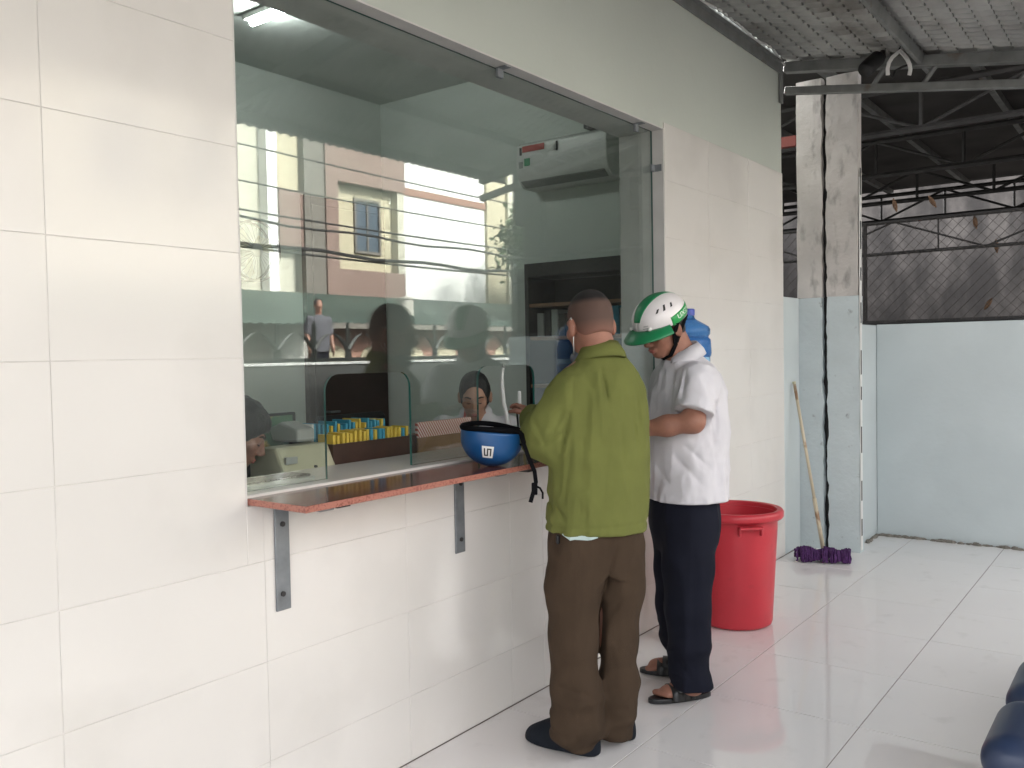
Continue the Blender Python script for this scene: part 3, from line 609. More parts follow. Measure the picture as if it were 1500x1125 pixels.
def tree(loc, hgt, rad, nl, label, seed):
    rr = np.random.default_rng(seed); t = thing('tree', loc, label, 'tree', 'trees beyond the boundary wall'); b = np.array(loc, float); g = Geo(); tops = []
    lean = rr.normal(0, .15, 2); g.tube([b, b+(lean[0]*.4, lean[1]*.4, hgt*.25), b+(lean[0], lean[1], hgt*.5)], [.24, .19, .14], 10); base = b+(lean[0], lean[1], hgt*.5)
    for k in range(9):
        a = rr.uniform(0, 6.28); e = rr.uniform(.3, 1.2); L = rr.uniform(.6, 1)*rad; d = np.array([math.cos(a)*math.cos(e), math.sin(a)*math.cos(e), math.sin(e)])
        p1 = base+d*L*.5+(0, 0, .1); p2 = base+d*L+(0, 0, .35); g.tube([base-(0, 0, rr.uniform(0, .8)), p1, p2], [.09, .055, .02], 6); tops += [p1, p2, p2]
    mk('trunk', g, 'bark', t, smooth=True); n = nl; cc = np.array([tops[i] for i in rr.integers(0, len(tops), 26)])+rr.normal(0, rad*.28, (26, 3)); ci = cc[rr.integers(0, 26, n)]
    c = ci+rr.normal(0, rad*.16, (n, 3)); u = rr.normal(0, 1, (n, 3)); u /= np.linalg.norm(u, axis=1)[:, None]; v = np.cross(u, rr.normal(0, 1, (n, 3))); v /= np.linalg.norm(v, axis=1)[:, None]; s = rr.uniform(.06, .13, (n, 1))
    V = np.stack([c-u*s, c+v*s*.5+u*s*.1, c+u*s, c-v*s*.5+u*s*.1], 1).reshape(-1, 3); g = Geo(); g.add(V, np.arange(4*n).reshape(-1, 4)); mk('crown', g, 'leafg', t)
tree((19.8, -8.3, 0), 6.5, 1.9, 7000, 'broad leafy tree nearest the cream house, mirrored right of the white house', 3); tree((23.6, -8.4, 0), 7.0, 2.4, 9000, 'tall leafy tree furthest along the street, mirrored beside the air conditioner', 5)
# ================================================================== THINGS
def hit(x, y, ax, v):
    d = VF+VR*(x-750)/FPX-VU*(y-562.5)/FPX; return CAM+d*(v-CAM[ax])/d[ax]
# ---------------- room furniture
lt = thing('ceiling_lamp', (3.33, 4.15, 3.47), 'lit white tube lamp on the room ceiling, seen through the glass', 'lamp')
g = Geo(); g.box((3.29, 4.02, 3.44), (3.37, 4.42, 3.4705), .004); mk('housing', g, 'white', lt)
g = Geo(); g.tube([(3.33, 4.06, 3.42), (3.33, 4.38, 3.42)], .018, 12); mk('tube', g, 'lamp', lt, smooth=True)
ac = thing('air_conditioner', (5.0, 3.26, 2.56), 'white split air conditioner with stickers, on the room side wall', 'air conditioner')
pr = [(5.149, 2.875), (4.955, 2.875), (4.925, 2.855), (4.920, 2.70), (4.930, 2.65), (4.955, 2.605), (5.0, 2.575), (5.149, 2.57)]
g = Geo(); g.prism([(a, b) for a, b in pr], (0, 2.90, 0), X, Z, Y*.72); mk('body', g, 'white', ac, bevel=.006, auto=R(35))
g = Geo(); g.obox((4.965, 3.26, 2.594), np.array([nrm((.8, 0, -.45)), Y, nrm((.45, 0, .8))]), (.035, .33, .004)); mk('louvre', g, 'grey', ac)
def stick(nm, x0, y0, x1, y1, mt_):
    a = hit(x0, (y0+y1)/2, 0, 4.918); b = hit(x1, (y0+y1)/2, 0, 4.918); z0 = hit((x0+x1)/2, y1, 0, 4.918)[2]; z1 = hit((x0+x1)/2, y0, 0, 4.918)[2]
    gg = Geo(); gg.box((4.9165, b[1], z0), (4.9195, a[1], z1)); mk(nm, gg, mt_, ac)
stick('red_label', 765, 212, 797, 221, 'redp'); stick('black_mark', 761, 217, 764, 228, 'blackp'); stick('black_mark', 814, 206, 816.5, 220, 'blackp'); stick('grey_label', 800, 211, 812, 221, 'paper'); stick('green_label', 768, 232, 776, 243, 'greenp'); stick('energy_mark', 760, 237.5, 765.5, 247, 'grey')
g = Geo(); g.box((5.06, 2.98, 2.93), (5.149, 3.16, 3.05), .004); mk('wall_box', g, 'black', label='small black box on the room wall above the air conditioner', cat='box')
cb = thing('cabinet', (5.0, 3.05, 0), 'tall dark cabinet with open shelves below the air conditioner', 'cabinet')
g = Geo(); g.box((4.80, 2.56, 0), (5.148, 2.59, 2.03)); g.box((4.80, 3.45, 0), (5.148, 3.48, 2.03)); g.box((4.80, 2.591, 1.94), (5.148, 3.449, 2.03)); g.box((5.12, 2.591, 0), (5.147, 3.449, 1.939)); mk('carcass', g, 'cab', cb)
for z_ in (.4, .8, 1.2, 1.52, 1.74):
    g = Geo(); g.box((4.81, 2.591, z_), (5.119, 3.449, z_+.022)); mk('shelf_board', g, 'woodl', cb)
for k in range(14):
    g = Geo(); y_ = 2.62+.058*k; hh = random.uniform(.14, .19); zb = 1.5425; g.box((4.86, y_, zb), (5.08, y_+.05, zb+hh), .002); mk('document_box', g, random.choice(('grey', 'teal', 'cab')), label=f'upright document box {["first", "second", "third", "fourth", "fifth", "sixth", "seventh", "eighth", "ninth", "tenth", "eleventh", "twelfth", "thirteenth", "fourteenth"][k]} from the glass on the dark cabinet shelf', cat='box', group='boxes on the cabinet shelf')
fn = thing('wall_fan', (3.69, 5.1, 2.15), 'round wall fan inside the room, half hidden by the left window edge', 'fan'); fc = np.array([3.69, 4.93, 2.15])
g = Geo()
for yo in (-.045, .045): g.tube([fc+np.array([.2*math.cos(a), yo, .2*math.sin(a)]) for a in np.linspace(0, 2*math.pi, 41)], .009, 6)
for k in range(28):
    a = 2*math.pi*k/28; g.tube([fc+np.array([.04*math.cos(a), -.07, .04*math.sin(a)]), fc+np.array([.15*math.cos(a), -.065, .15*math.sin(a)]), fc+np.array([.2*math.cos(a), -.045, .2*math.sin(a)])], .0015, 4)
mk('guard', g, 'dark', fn)
for k in range(3):
    a = 2*math.pi*k/3+.4; g = Geo(); pts = [fc+np.array([r_*math.cos(a+b), .02*(b)*4, r_*math.sin(a+b)]) for r_, b in ((.03, -.3), (.17, -.45), (.18, .1), (.15, .5), (.03, .3))]; pts2 = [p_+np.array([0, .003, 0]) for p_ in pts]; g.add(pts+pts2, [(0, 1, 2, 3, 4), (9, 8, 7, 6, 5)]+[(i, (i+1) % 5, 5+(i+1) % 5, 5+i) for i in range(5)]); mk('blade', g, 'beige', fn)
g = Geo(); g.lathe([(0, -.08), (.045, -.07), (.05, .05), (.05, .1), (0, .12)], fc, 20, np.array([X, -Z, Y])); mk('motor', g, 'grey', fn, auto=R(40)); g = Geo(); g.box((3.66, 5.03, 2.06), (3.72, 5.149, 2.14)); mk('wall_mount', g, 'grey', fn)
dk = thing('desk', (2.2, 2.9, 0), 'brown clerk desk behind the window ledge', 'desk')
g = Geo(); g.box((.4, 2.484, .945), (4.1, 3.0, .97), .003); mk('top', g, 'woodl', dk); g = Geo(); g.box((.45, 2.49, .004), (4.05, 2.51, .944)); mk('front_panel', g, 'wood', dk)
for x_ in (.45, 4.0): g = Geo(); g.box((x_, 2.512, .004), (x_+.04, 2.96, .944)); mk('side_panel', g, 'wood', dk)
fb = thing('file_box', (2.42, 2.6, .97), 'dark brown wooden tray packed with yellow and blue folders', 'box')
g = Geo(); g.box((2.225, 2.512, .971), (2.68, 2.525, 1.10)); g.box((2.225, 2.775, .971), (2.68, 2.788, 1.12)); g.box((2.225, 2.526, .971), (2.238, 2.774, 1.10)); g.box((2.667, 2.526, .971), (2.68, 2.774, 1.10)); g.box((2.239, 2.526, .971), (2.666, 2.774, .98)); mk('tray', g, 'wood', fb)
ordn = ['first', 'second', 'third', 'fourth', 'fifth', 'sixth', 'seventh', 'eighth', 'ninth', 'tenth', 'eleventh', 'twelfth', 'thirteenth', 'fourteenth', 'fifteenth', 'sixteenth', 'seventeenth', 'eighteenth', 'nineteenth', 'twentieth', 'twenty-first', 'twenty-second']
for k in range(19):
    x_ = 2.242+.0219*k; blue = k in (9, 11, 12, 17); g = Geo(); tl = random.uniform(-.004, .004); h0 = 1.135+random.uniform(-.006, .008)
    g.prism([(0, 0), (.011, 0), (.015+tl, h0-.982), (.002+tl, h0-.982)], (x_, 2.532, .982), X, Z, Y*.085); mk('folder', g, 'teal' if blue else 'yellow', label=f'{"blue" if blue else "yellow"} folder, {ordn[k]} from the left in the front row of the tray', cat='folder', group='front row folders')
for k in range(21):
    x_ = 2.242+.0198*k; g = Geo(); tl = random.uniform(-.006, .006); h0 = 1.165+random.uniform(-.01, .012); g.prism([(0, 0), (.010, 0), (.013+tl, h0-.982), (.003+tl, h0-.982)], (x_, 2.66, .982), X, Z, Y*.10); mk('folder', g, random.choice(('teal', 'teal', 'teal', 'paper', 'yellow')), label=f'folder {ordn[k]} from the left in the taller back row of the tray', cat='folder', group='back row folders')
def stripes():
    M = bpy.data.materials.new('red_white_stripes'); M.use_nodes = True; n = M.node_tree.nodes; L = M.node_tree.links; b = n['Principled BSDF']; b.inputs['Roughness'].default_value = .7
    g_ = n.new('ShaderNodeNewGeometry'); mp = n.new('ShaderNodeMapping'); mp.inputs['Rotation'].default_value = (0, R(35), 0); w_ = n.new('ShaderNodeTexWave'); w_.inputs['Scale'].default_value = 26; cr = n.new('ShaderNodeValToRGB'); cr.color_ramp.interpolation = 'CONSTANT'
    cr.color_ramp.elements[0].color = (.72, .62, .58, 1); cr.color_ramp.elements[1].position = .5; cr.color_ramp.elements[1].color = (.42, .09, .06, 1)
    L.new(g_.outputs['Position'], mp.inputs[0]); L.new(mp.outputs[0], w_.inputs[0]); L.new(w_.outputs['Fac'], cr.inputs[0]); L.new(cr.outputs[0], b.inputs['Base Color']); return M
MT['stripes'] = stripes()
bx = thing('carton', (2.82, 2.6, .97), 'light brown box with red and white striped card, beside the folder tray', 'box')
g = Geo(); g.box((2.69, 2.512, .971), (3.04, 2.70, 1.085), .002); mk('body', g, 'woodl', bx); g = Geo(); g.box((2.69, 2.513, 1.0855), (3.04, 2.53, 1.15), .001); mk('striped_card', g, 'stripes', bx)
mo = thing('monitor', (2.04, 2.77, .97), 'dark computer monitor with a green picture behind the left clerk', 'monitor')
g = Geo(); g.box((1.80, 2.77, 1.02), (2.265, 2.80, 1.215), .004); mk('case', g, 'black', mo); g = Geo(); g.box((1.815, 2.7675, 1.03), (2.245, 2.7695, 1.205)); mk('screen', g, 'screen', mo); g = Geo(); g.box((1.98, 2.79, .971), (2.1, 2.81, 1.02)); g.box((1.93, 2.74, .971), (2.15, 2.86, .978)); mk('stand', g, 'black', mo)
cm = thing('counting_machine', (2.09, 2.6, .97), 'beige banknote counter with a clear tray behind the left hatch', 'machine')
g = Geo(); g.prism([(0, 0), (.20, 0), (.20, .09), (.155, .135), (.045, .138), (.0, .05)], (1.985, 2.50, .971), Y, Z, X*.245); mk('body', g, 'beige', cm, bevel=.012)
g = Geo(); g.prism([(0, 0), (.15, .0), (.17, .05), (.10, .075), (.0, .05)], (2.13, 2.60, 1.112), Y, Z, X*.085); mk('hopper', g, 'grey', cm, bevel=.01); g = Geo(); g.box((2.0, 2.505, 1.05), (2.05, 2.5155, 1.075)); mk('display', g, 'grey', cm); g = Geo(); g.lathe([(0, 0), (.006, 0), (.006, .008), (0, .008)], (2.13, 2.506, 1.03), 10, np.array([X, -Z, -Y])); mk('knob', g, 'dark', cm)
g = Geo(); vb = Vox((2.1, 2.46, .96), (2.34, 2.66, 1.10), .006); vb.ell((2.21, 2.55, .985), (.07, .05, .035)); vb.ell((2.17, 2.56, .99), (.04, .04, .045)); vb.cut((0, 0, .971), (0, 0, -1)); vb.disp(lambda P: .006*(vnoise(P*60)-.5)); bag = thing('plastic_bag', (2.2, 2.55, .97), 'crumpled blue plastic bag between the note counter and the folder tray', 'bag'); mkv('bag', vb, mat('blue_bag', (.01, .03, .22), .4), bag)
kb = thing('keyboard', (1.74, 2.30, 1.03), 'grey keyboard lying on the window ledge at far left', 'keyboard')
g = Geo(); g.box((1.60, 2.235, 1.0305), (1.90, 2.345, 1.044), .003); mk('case', g, 'grey', kb); g = Geo()
for i in range(14):
    for j in range(5): g.box((1.612+.0201*i, 2.246+.0195*j, 1.0441), (1.612+.0201*i+.0165, 2.246+.0195*j+.016, 1.050), .001)
mk('keys', g, 'dark', kb, kind='stuff')
ch = thing('office_chair', (2.95, 3.35, 0), 'dark office chair back behind the folder tray', 'chair')
g = Geo(); g.box((2.90, 3.38, .62), (3.38, 3.43, 1.135), .02); mk('backrest', g, 'black', ch); g = Geo(); g.box((2.90, 3.38, .45), (3.38, 3.84, .52), .02); mk('seat', g, 'black', ch); g = Geo(); g.tube([(3.14, 3.6, .06), (3.14, 3.6, .45)], .03, 10); mk('stem', g, 'dark', ch); g = Geo()
for k in range(5): a = 2*math.pi*k/5; g.tube([(3.14, 3.6, .07), (3.14+.28*math.cos(a), 3.6+.28*math.sin(a), .03)], .02, 6)
mk('base', g, 'dark', ch)
ph = thing('pen_holder', (3.0, 2.36, 1.03), 'clear cup of pens and a white rod behind the right hatch', 'holder'); pc = px(764, 650, 3.86); pc[2] = 1.03
g = Geo(); g.lathe([(.032, 0), (.036, .085), (.033, .085), (.029, .004), (0, .004)], pc+(0, 0, .0005), 20); mk('cup', g, 'glass', ph, smooth=True)
for k, (dx, dy, hh, mt_, r_) in enumerate([(.0, .006, .235, 'white', .0075), (.012, -.01, .12, 'yellow', .006), (-.012, -.006, .135, 'grey', .005), (-.01, .012, .15, 'black', .004)]):
    g = Geo(); g.tube([pc+(dx*.6, dy*.6, .006), pc+(dx*1.2, dy*1.2, hh)], r_, 8); mk('pen', g, mt_, ph, smooth=True)
lm = thing('desk_lamp', px(748, 640, 3.88), 'white bent flexible lamp stem beside the woman clerk', 'lamp'); WO[lm.name][2]
g = Geo(); g.tube([px(738, 533, 3.86), px(735.5, 548, 3.86), px(735.5, 566, 3.86), px(738, 590, 3.87), px(743, 612, 3.88), px(747, 632, 3.88), px(749, 650, 3.88)], [.005, .0075, .0085, .009, .0095, .0095, .0095], 10); mk('stem', g, 'white', lm, smooth=True)
b_ = px(749, 650, 3.88); g = Geo(); g.lathe([(.05, 0), (.05, .008), (.015, .018), (0, .018)], (b_[0], b_[1], 1.0305), 20); mk('foot', g, 'white', lm, auto=R(40)); g = Geo(); g.ell(px(738, 536, 3.86), (.009, .009, .012)); mk('head', g, 'grey', lm, smooth=True)
for k, (x_, y_, a_) in enumerate([(2.93, 2.26, .2), (3.03, 2.30, -.3)]):
    g = Geo(); g.obox((x_, y_, 1.0315+.0012*k), np.array([[math.cos(a_), math.sin(a_), 0], [-math.sin(a_), math.cos(a_), 0], Z]), (.075, .05, .0005)); mk('paper_sheet', g, 'paper', label=['white form lying in the right hatch', 'white form overlapping under the green shirted man hand'][k], cat='paper', group='forms in the hatch')
# ---------------- blue helmet, upside down on the shelf
hb = thing('helmet', (2.50, 1.99, 1.022), 'blue motorbike helmet lying upside down on the red granite shelf', 'helmet')
tz = nrm((.06, -.10, 1)); HA = np.array([nrm(np.cross(np.cross(tz, nrm((.8, -.6, 0))), tz)), np.zeros(3), tz]); HA[1] = np.cross(HA[2], HA[0])
hc = np.array([2.50, 1.985, 1.0225])
def dome(r0, zs, n=14): return [(r0*math.sin(a), zs*(1-math.cos(a))) for a in np.linspace(0, math.pi/2, n)]
ou = dome(.116, .108)+[(.117, .125), (.1165, .132)]; inn = [(.108, .132), (.107, .118)]+[(r_*.90, z_+.012) for r_, z_ in dome(.116, .108)[::-1]]
g = Geo(); g.lathe(ou+inn[:2], hc, 44, HA, 1.0, .92); mk('shell', g, 'bluehelm', hb, smooth=True)
g = Geo(); g.lathe(inn[1:], hc+tz*.0, 44, HA, .99, .91); mk('liner', g, 'webbing', hb, smooth=True)
g = Geo(); pts = []
for k in range(45): a = 2*math.pi*k/44; pts.append(hc+(np.array([.113*1.0*math.cos(a), .113*.92*math.sin(a), .134+.010*math.sin(a*1)**2])@HA))
g.tube(pts, .010, 8, cap=False); mk('rim_padding', g, 'webbing', hb, smooth=True)
# square mark on the shell (a sideways S), sitting on the surface towards the viewer
def on_dome(th, z_): 
    r_ = .116*math.sqrt(max(0, 1-(1-z_/.108)**2)) if z_ < .108 else .1165; return hc+np.array([r_*1.0*math.cos(th), r_*.92*math.sin(th), z_])@HA
vdir = nrm(np.array([hc[0], hc[1], 0])); th0 = math.atan2(-(vdir@HA[1]), -(vdir@HA[0]))-.10
def patch(u0, u1, v0, v1, lift, nu=5): 
    vv = []; ff = []
    for i in range(nu+1):
        for j in range(nu+1):
            th = th0+(u0+(u1-u0)*i/nu)/.112; z_ = .062+(v0+(v1-v0)*j/nu); p_ = on_dome(th, z_); nn = nrm(p_-(hc+tz*.108)); vv.append(p_+nn*lift); 
    N_ = (nu+1)
    for i in range(nu):
        for j in range(nu): a = i*N_+j; ff.append((a, a+N_, a+N_+1, a+1))
    return vv, ff
g = Geo(); g.add(*patch(-.0215, .0215, -.0215, .0215, .0012)); sk = mk('sticker', g, 'paper', hb, smooth=True)
g = Geo(); q = .014; t_ = .0048
for u0, u1, v0, v1 in ((-q, -q+t_, -q, q), (-q+t_, t_/2, -q, -q+t_), (-t_/2, t_/2, -q+t_, q), (t_/2, q, q-t_, q), (q-t_, q, -q, q-t_)): g.add(*patch(u0, u1, v0, v1, .002, 3))
mk('emblem', g, 'blackp', sk, smooth=True)
def ribbon(path, wdt, th=.0025, wd=None):
    gg = Geo(); vv = []; P_ = [np.asarray(p_, float) for p_ in path]
    for i, p_ in enumerate(P_):
        t__ = nrm(P_[min(i+1, len(P_)-1)]-P_[max(i-1, 0)]); a = nrm(np.cross(t__, VF if wd is None else wd)); b = np.cross(a, t__)
        for s1, s2 in ((-1, -1), (1, -1), (1, 1), (-1, 1)): vv.append(p_+a*s1*wdt/2+b*s2*th/2)
    ff = [(0, 1, 2, 3), tuple(4*(len(P_)-1)+k for k in (3, 2, 1, 0))]
    for i in range(len(P_)-1):
        for k in range(4): ff.append((4*i+k, 4*i+(k+1) % 4, 4*i+4+(k+1) % 4, 4*i+4+k))
    gg.add(vv, ff); return gg
dS = 2.98
mk('strap', ribbon([px(750, 632, dS+.03), px(762, 633, dS), px(767, 650, dS-.04), px(775, 672, dS-.05), px(783, 690, dS-.05), px(785, 706, dS-.05), px(781, 722, dS-.05), px(777, 736, dS-.05)], .014), 'webbing', hb)
mk('strap', ribbon([px(757, 628, dS+.04), px(766, 636, dS), px(769, 648, dS-.03), px(762, 652, dS-.02)], .008), 'webbing', hb); mk('strap_tail', ribbon([px(785, 712, dS-.05), px(791, 715, dS-.055), px(795, 722, dS-.055), px(795, 731, dS-.055)], .007), 'webbing', hb)
g = Geo(); g.obox(px(783, 716, dS-.05), np.array([nrm(VR-.1*VU), nrm(VF), VU]), (.010, .005, .020), .003); mk('buckle', g, 'webbing', hb)
# ---------------- red bin, water bottle on stand, mop
bn = thing('plastic_bin', (4.37, 1.83, 0), 'tall red plastic bin standing against the tiled wall', 'bin'); bc = np.array([4.37, 1.83, .0015])
g = Geo(); g.lathe([(0, 0), (.170, 0), (.182, .006), (.187, .02), (.215, .50), (.216, .555), (.222, .56), (.222, .575), (.212, .576), (.209, .50), (.180, .03), (.165, .012), (0, .012)], bc, 64); mk('body', g, 'red', bn, auto=R(50))
g = Geo(); g.lathe([(.2225, .555), (.240, .556), (.247, .566), (.247, .588), (.240, .600), (.224, .602), (.214, .598), (.213, .577), (.2225, .574)], bc, 64, close=True); mk('rim', g, 'red', bn, auto=R(60))
for az in (-2.42, .72):
    d_ = np.array([math.cos(az), math.sin(az), 0]); t_ = np.array([-d_[1], d_[0], 0]); g = Geo(); c_ = bc+d_*.226
    for zz in (.535,): g.obox(c_+Z*zz+d_*.012, np.array([t_, d_, Z]), (.062, .018, .008), .004)
    for s in (-1, 1): g.obox(c_+t_*s*.056+Z*.515+d_*.006, np.array([t_, d_, Z]), (.006, .014, .020), .003)
    mk('handle', g, 'red', bn, bevel=.003)
ws = thing('bottle_stand', (3.95, 1.89, 0), 'slim white stand behind the man in the white shirt', 'stand')
g = Geo(); g.box((3.84, 1.84, .06), (4.0, 2.0, 1.145), .012); mk('body', g, 'white', ws); g = Geo()
for a in (3.855, 3.985):
    for b in (1.855, 1.985): g = Geo(); g.tube([(a, b, 0), (a, b, .07)], .012, 8); mk('foot', g, 'dark', ws)
pass
wb = thing('water_bottle', (3.95, 1.89, 1.146), 'large blue water bottle standing behind the white and green helmet', 'bottle'); wc = np.array([3.95, 1.885, 1.1465])
# neck up: body, rib, shoulder, neck
pf = [(0, 0), (.095, 0), (.108, .012), (.110, .10), (.104, .112), (.104, .122), (.110, .134), (.110, .22), (.101, .232), (.101, .245), (.110, .258)]
top = [(.109, .325), (.108, .335), (.098, .345), (.098, .352), (.106, .362), (.107, .384), (.100, .398), (.082, .410), (.066, .419), (.050, .428), (.037, .436), (.030, .446), (.029, .456)]
wmat = bpy.data.materials.new('bottle_blue'); wmat.use_nodes = True; b = wmat.node_tree.nodes['Principled BSDF']; b.inputs['Base Color'].default_value = (.10, .30, .68, 1); b.inputs['Roughness'].default_value = .1; b.inputs['Transmission Weight'].default_value = .75; b.inputs['IOR'].default_value = 1.25
g = Geo(); g.lathe(pf+[(.112, .27)]+top, wc, 44); mk('body', g, wmat, wb, auto=R(60))
g = Geo(); g.lathe([(0, .004), (.092, .004), (.104, .016), (.105, .27), (.096, .335), (.096, .352), (0, .353)], wc, 32); mk('water', g, 'waterl', wb, smooth=True)
g = Geo(); g.lathe([(.030, .452), (.033, .454), (.034, .482), (.029, .486), (0, .487)], wc, 24); mk('cap', g, 'cap', wb, auto=R(40))
mp = thing('mop', (6.14, 1.93, 0), 'purple string mop leaning on the cracked columns', 'mop')
mt0 = px(1206, 800, 6.02); mt0[2] = .05; mtop = hit(1163, 559, 1, 2.118); mdir = nrm(mtop-mt0); L_ = np.linalg.norm(mtop-mt0)
g = Geo(); g.tube([mt0+mdir*L_*.0, mt0+mdir*L_*.30], .0145, 10); mk('socket', g, 'bamboo', mp, smooth=True); g = Geo(); g.tube([mt0+mdir*L_*.30, mt0+mdir*L_], .011, 10); mk('handle', g, 'bamboo', mp, smooth=True); g = Geo(); g.tube([mt0+mdir*L_*.985, mt0+mdir*L_*1.0], .013, 10); mk('end_cap', g, 'beige', mp)
g = Geo(); mc0 = px(1168, 806, 5.95); mc1 = px(1243, 808, 5.86); mc0[2] = mc1[2] = .035; ax_ = nrm(mc1-mc0); wd = np.cross(Z, ax_); Lm = np.linalg.norm(mc1-mc0)
for k in range(230):
    t = random.random(); c_ = mc0+ax_*Lm*t; pk = .6+.4*math.sin(t*14-.6); side = random.choice((-1, 1)); pts = []; o_ = random.uniform(-.02, .02); rr_ = random.uniform(.03, .075)*(.75+.35*pk)
    for q in range(7):
        a = math.pi*q/6*1.0; pts.append(c_+ax_*(o_+random.uniform(-.004, .004)+.03*(q/6)*random.choice((-1, 1))*0)+wd*side*rr_*math.sin(a*.55)*1.05+Z*(max(-.028, (.020+.032*pk)*math.cos(a*.8)+.012*random.random())))
    g.tube(pts, .006, 5)
mk('mop_head', g, 'purple', mp, smooth=True, kind='stuff')
# ---------------- row of navy waiting seats at the right edge
wbn = thing('waiting_bench', (3.2, .1, 0), 'row of joined navy plastic waiting seats at the right edge', 'bench')
v = Vox((-.25, -.62, -.16), (.25, .08, .48), .009)      # moulded seat shell: thick rounded pan rolling over at the front, curved back
for q in range(9): t = q/8; v.cone((-.118, -.06-.32*t, -.045-.018*math.sin(math.pi*t)), (.118, -.06-.32*t, -.045-.018*math.sin(math.pi*t)), .052-.012*t, None, .03)
v.cone((-.12, -.045, -.062), (.12, -.045, -.062), .050, None, .03)
for q in range(9): t = q/8; v.cone((-.13+.02*t, -.40-.11*t, .0+.40*t), (.13-.02*t, -.40-.11*t, .0+.40*t), .034, None, .03)
sP, sQ = v.mesh(2); sme = mesh_data('seat', sP, [tuple(int(a) for a in q) for q in sQ], 'bluechair', smooth=True)
for k in range(5): inst('seat', sme, wbn, (2.53+.415*k, .368, .47))
g = Geo(); g.box((2.1, .12, .35), (4.3, .18, .40), .004); mk('beam', g, 'dark', wbn)
for x_ in (2.45, 3.95):
    g = Geo(); g.box((x_-.02, .13, .03), (x_+.02, .17, .349), .003); g.box((x_-.02, -.12, .0), (x_+.02, .36, .029), .003); mk('leg', g, 'dark', wbn)
# ---------------- things hung from the canopy end beam
sc_ = thing('security_camera', px(1279, 92, 5.75), 'black bullet security camera fixed under the canopy end beam', 'camera')
a, b = px(1267, 103, 5.42), px(1289, 82, 5.46); g = Geo(); dd = nrm(b-a); g.tube([a-dd*.012, a, a+dd*.02, b-dd*.02, b], [.040, .047, .049, .047, .03], 18); mk('housing', g, 'black', sc_, smooth=True); g = Geo(); g.tube([b-dd*.03, px(1294, 84, 5.5), px(1293, 72, 5.55)], .016, 8); mk('bracket', g, 'dark', sc_, smooth=True)
rg = thing('cable_hoop', px(1317, 95, 5.7), 'white bent hoop of cable hanging from the canopy end beam', 'cable')
pts = [px(x_, y_, 5.44) for x_, y_ in ((1300.5, 110), (1300, 101), (1302, 92), (1307, 84), (1313, 79), (1318, 74.5), (1324, 80), (1329, 87), (1332.5, 95), (1333.5, 102), (1332, 110))]
mk('hoop', ribbon(pts, .022, .010), 'cable', rg); g = Geo(); g.tube([px(1318, 74, 5.45), px(1317, 60, 5.55)], .005, 6); mk('hanger', g, 'dark', rg); g = Geo(); g.tube([px(1300, 108, 5.45), px(1308, 113, 5.45), px(1311, 104, 5.45), px(1322, 98, 5.45), px(1331, 95, 5.45)], .008, 6); mk('dark_lead', g, 'black', rg)
# ================================================================== PEOPLE
def frame(phi, pitch=0., roll=0.):
    """rows: left, forward, up for a head or trunk facing angle phi (degrees from +X), pitched down by pitch"""
    f = np.array([math.cos(R(phi)), math.sin(R(phi)), 0]); l = np.array([-f[1], f[0], 0]); u = np.array([0, 0, 1.])
    p = R(pitch); f2 = f*math.cos(p)-u*math.sin(p); u2 = u*math.cos(p)+f*math.sin(p); r = R(roll); l2 = l*math.cos(r)+u2*math.sin(r); u3 = u2*math.cos(r)-l*math.sin(r)
    return np.array([l2, f2, u3])
def head(v, c, A, s=1., fem=False):
    l, f, u = A; W = lambda a, b, d: c+s*(a*l+b*f+d*u)
    v.ell(W(0, -.012, .032), np.array([.074, .094, .088])*s, A, .015); v.ell(W(0, .028, -.040), np.array([.060 if not fem else .056, .066, .080])*s, A, .03)
    v.ell(W(0, .066, -.094), np.array([.026, .022, .018])*s, A, .025)
    for e in (-1, 1):
        v.ell(W(e*.042, .066, -.018), np.array([.022, .018, .020])*s, A, .02); v.cone(W(e*.045, .068, .024), W(e*.012, .084, .022), .012*s, .011*s, .012)
        v.ell(W(e*.030, .091, .004), np.array([.013, .010, .008])*s, A, .006, 's'); v.ell(W(e*.030, .079, .004), np.array([.0125, .0115, .0105])*s, A, .003)
        v.ell(W(e*.013, .103, -.034), np.array([.009, .010, .007])*s, A, .008)
        v.ell(W(e*.080, -.012, -.012), np.array([.014, .022, .034])*s, A, .006); v.ell(W(e*.090, .000, -.010), np.array([.007, .012, .020])*s, A, .004, 's')
    v.cone(W(0, .092, .010), W(0, .112, -.026), .008*s, .012*s, .012); v.ell(W(0, .094, -.060), np.array([.024, .010, .006])*s, A, .008); v.ell(W(0, .092, -.070), np.array([.020, .010, .006])*s, A, .006); v.cone(W(-.02, .101, -.065), W(.02, .101, -.065), .0022*s, None, .003, 's')
def face_parts(par, c, A, s=1., closed=True):
    l, f, u = A; W = lambda a, b, d: c+s*(a*l+b*f+d*u)
    for e in (-1, 1):
        g = Geo(); g.tube([W(e*.049, .074, .026), W(e*.036, .087, .032), W(e*.016, .094, .027)], [.0025*s, .0045*s, .004*s], 6); mk('eyebrow', g, 'brow', par, smooth=True)
        g = Geo(); g.tube([W(e*.042, .081, .000), W(e*.031, .0905, -.003), W(e*.019, .088, -.001)], [.001*s, .0028*s, .001*s], 6); mk('eyelashes', g, 'hair', par, smooth=True)
    g = Geo(); g.ell(W(0, .0985, -.0605), np.array([.020, .0065, .0042])*s, A); g.ell(W(0, .097, -.069), np.array([.017, .0065, .0048])*s, A); mk('lips', g, 'lip', par, smooth=True)
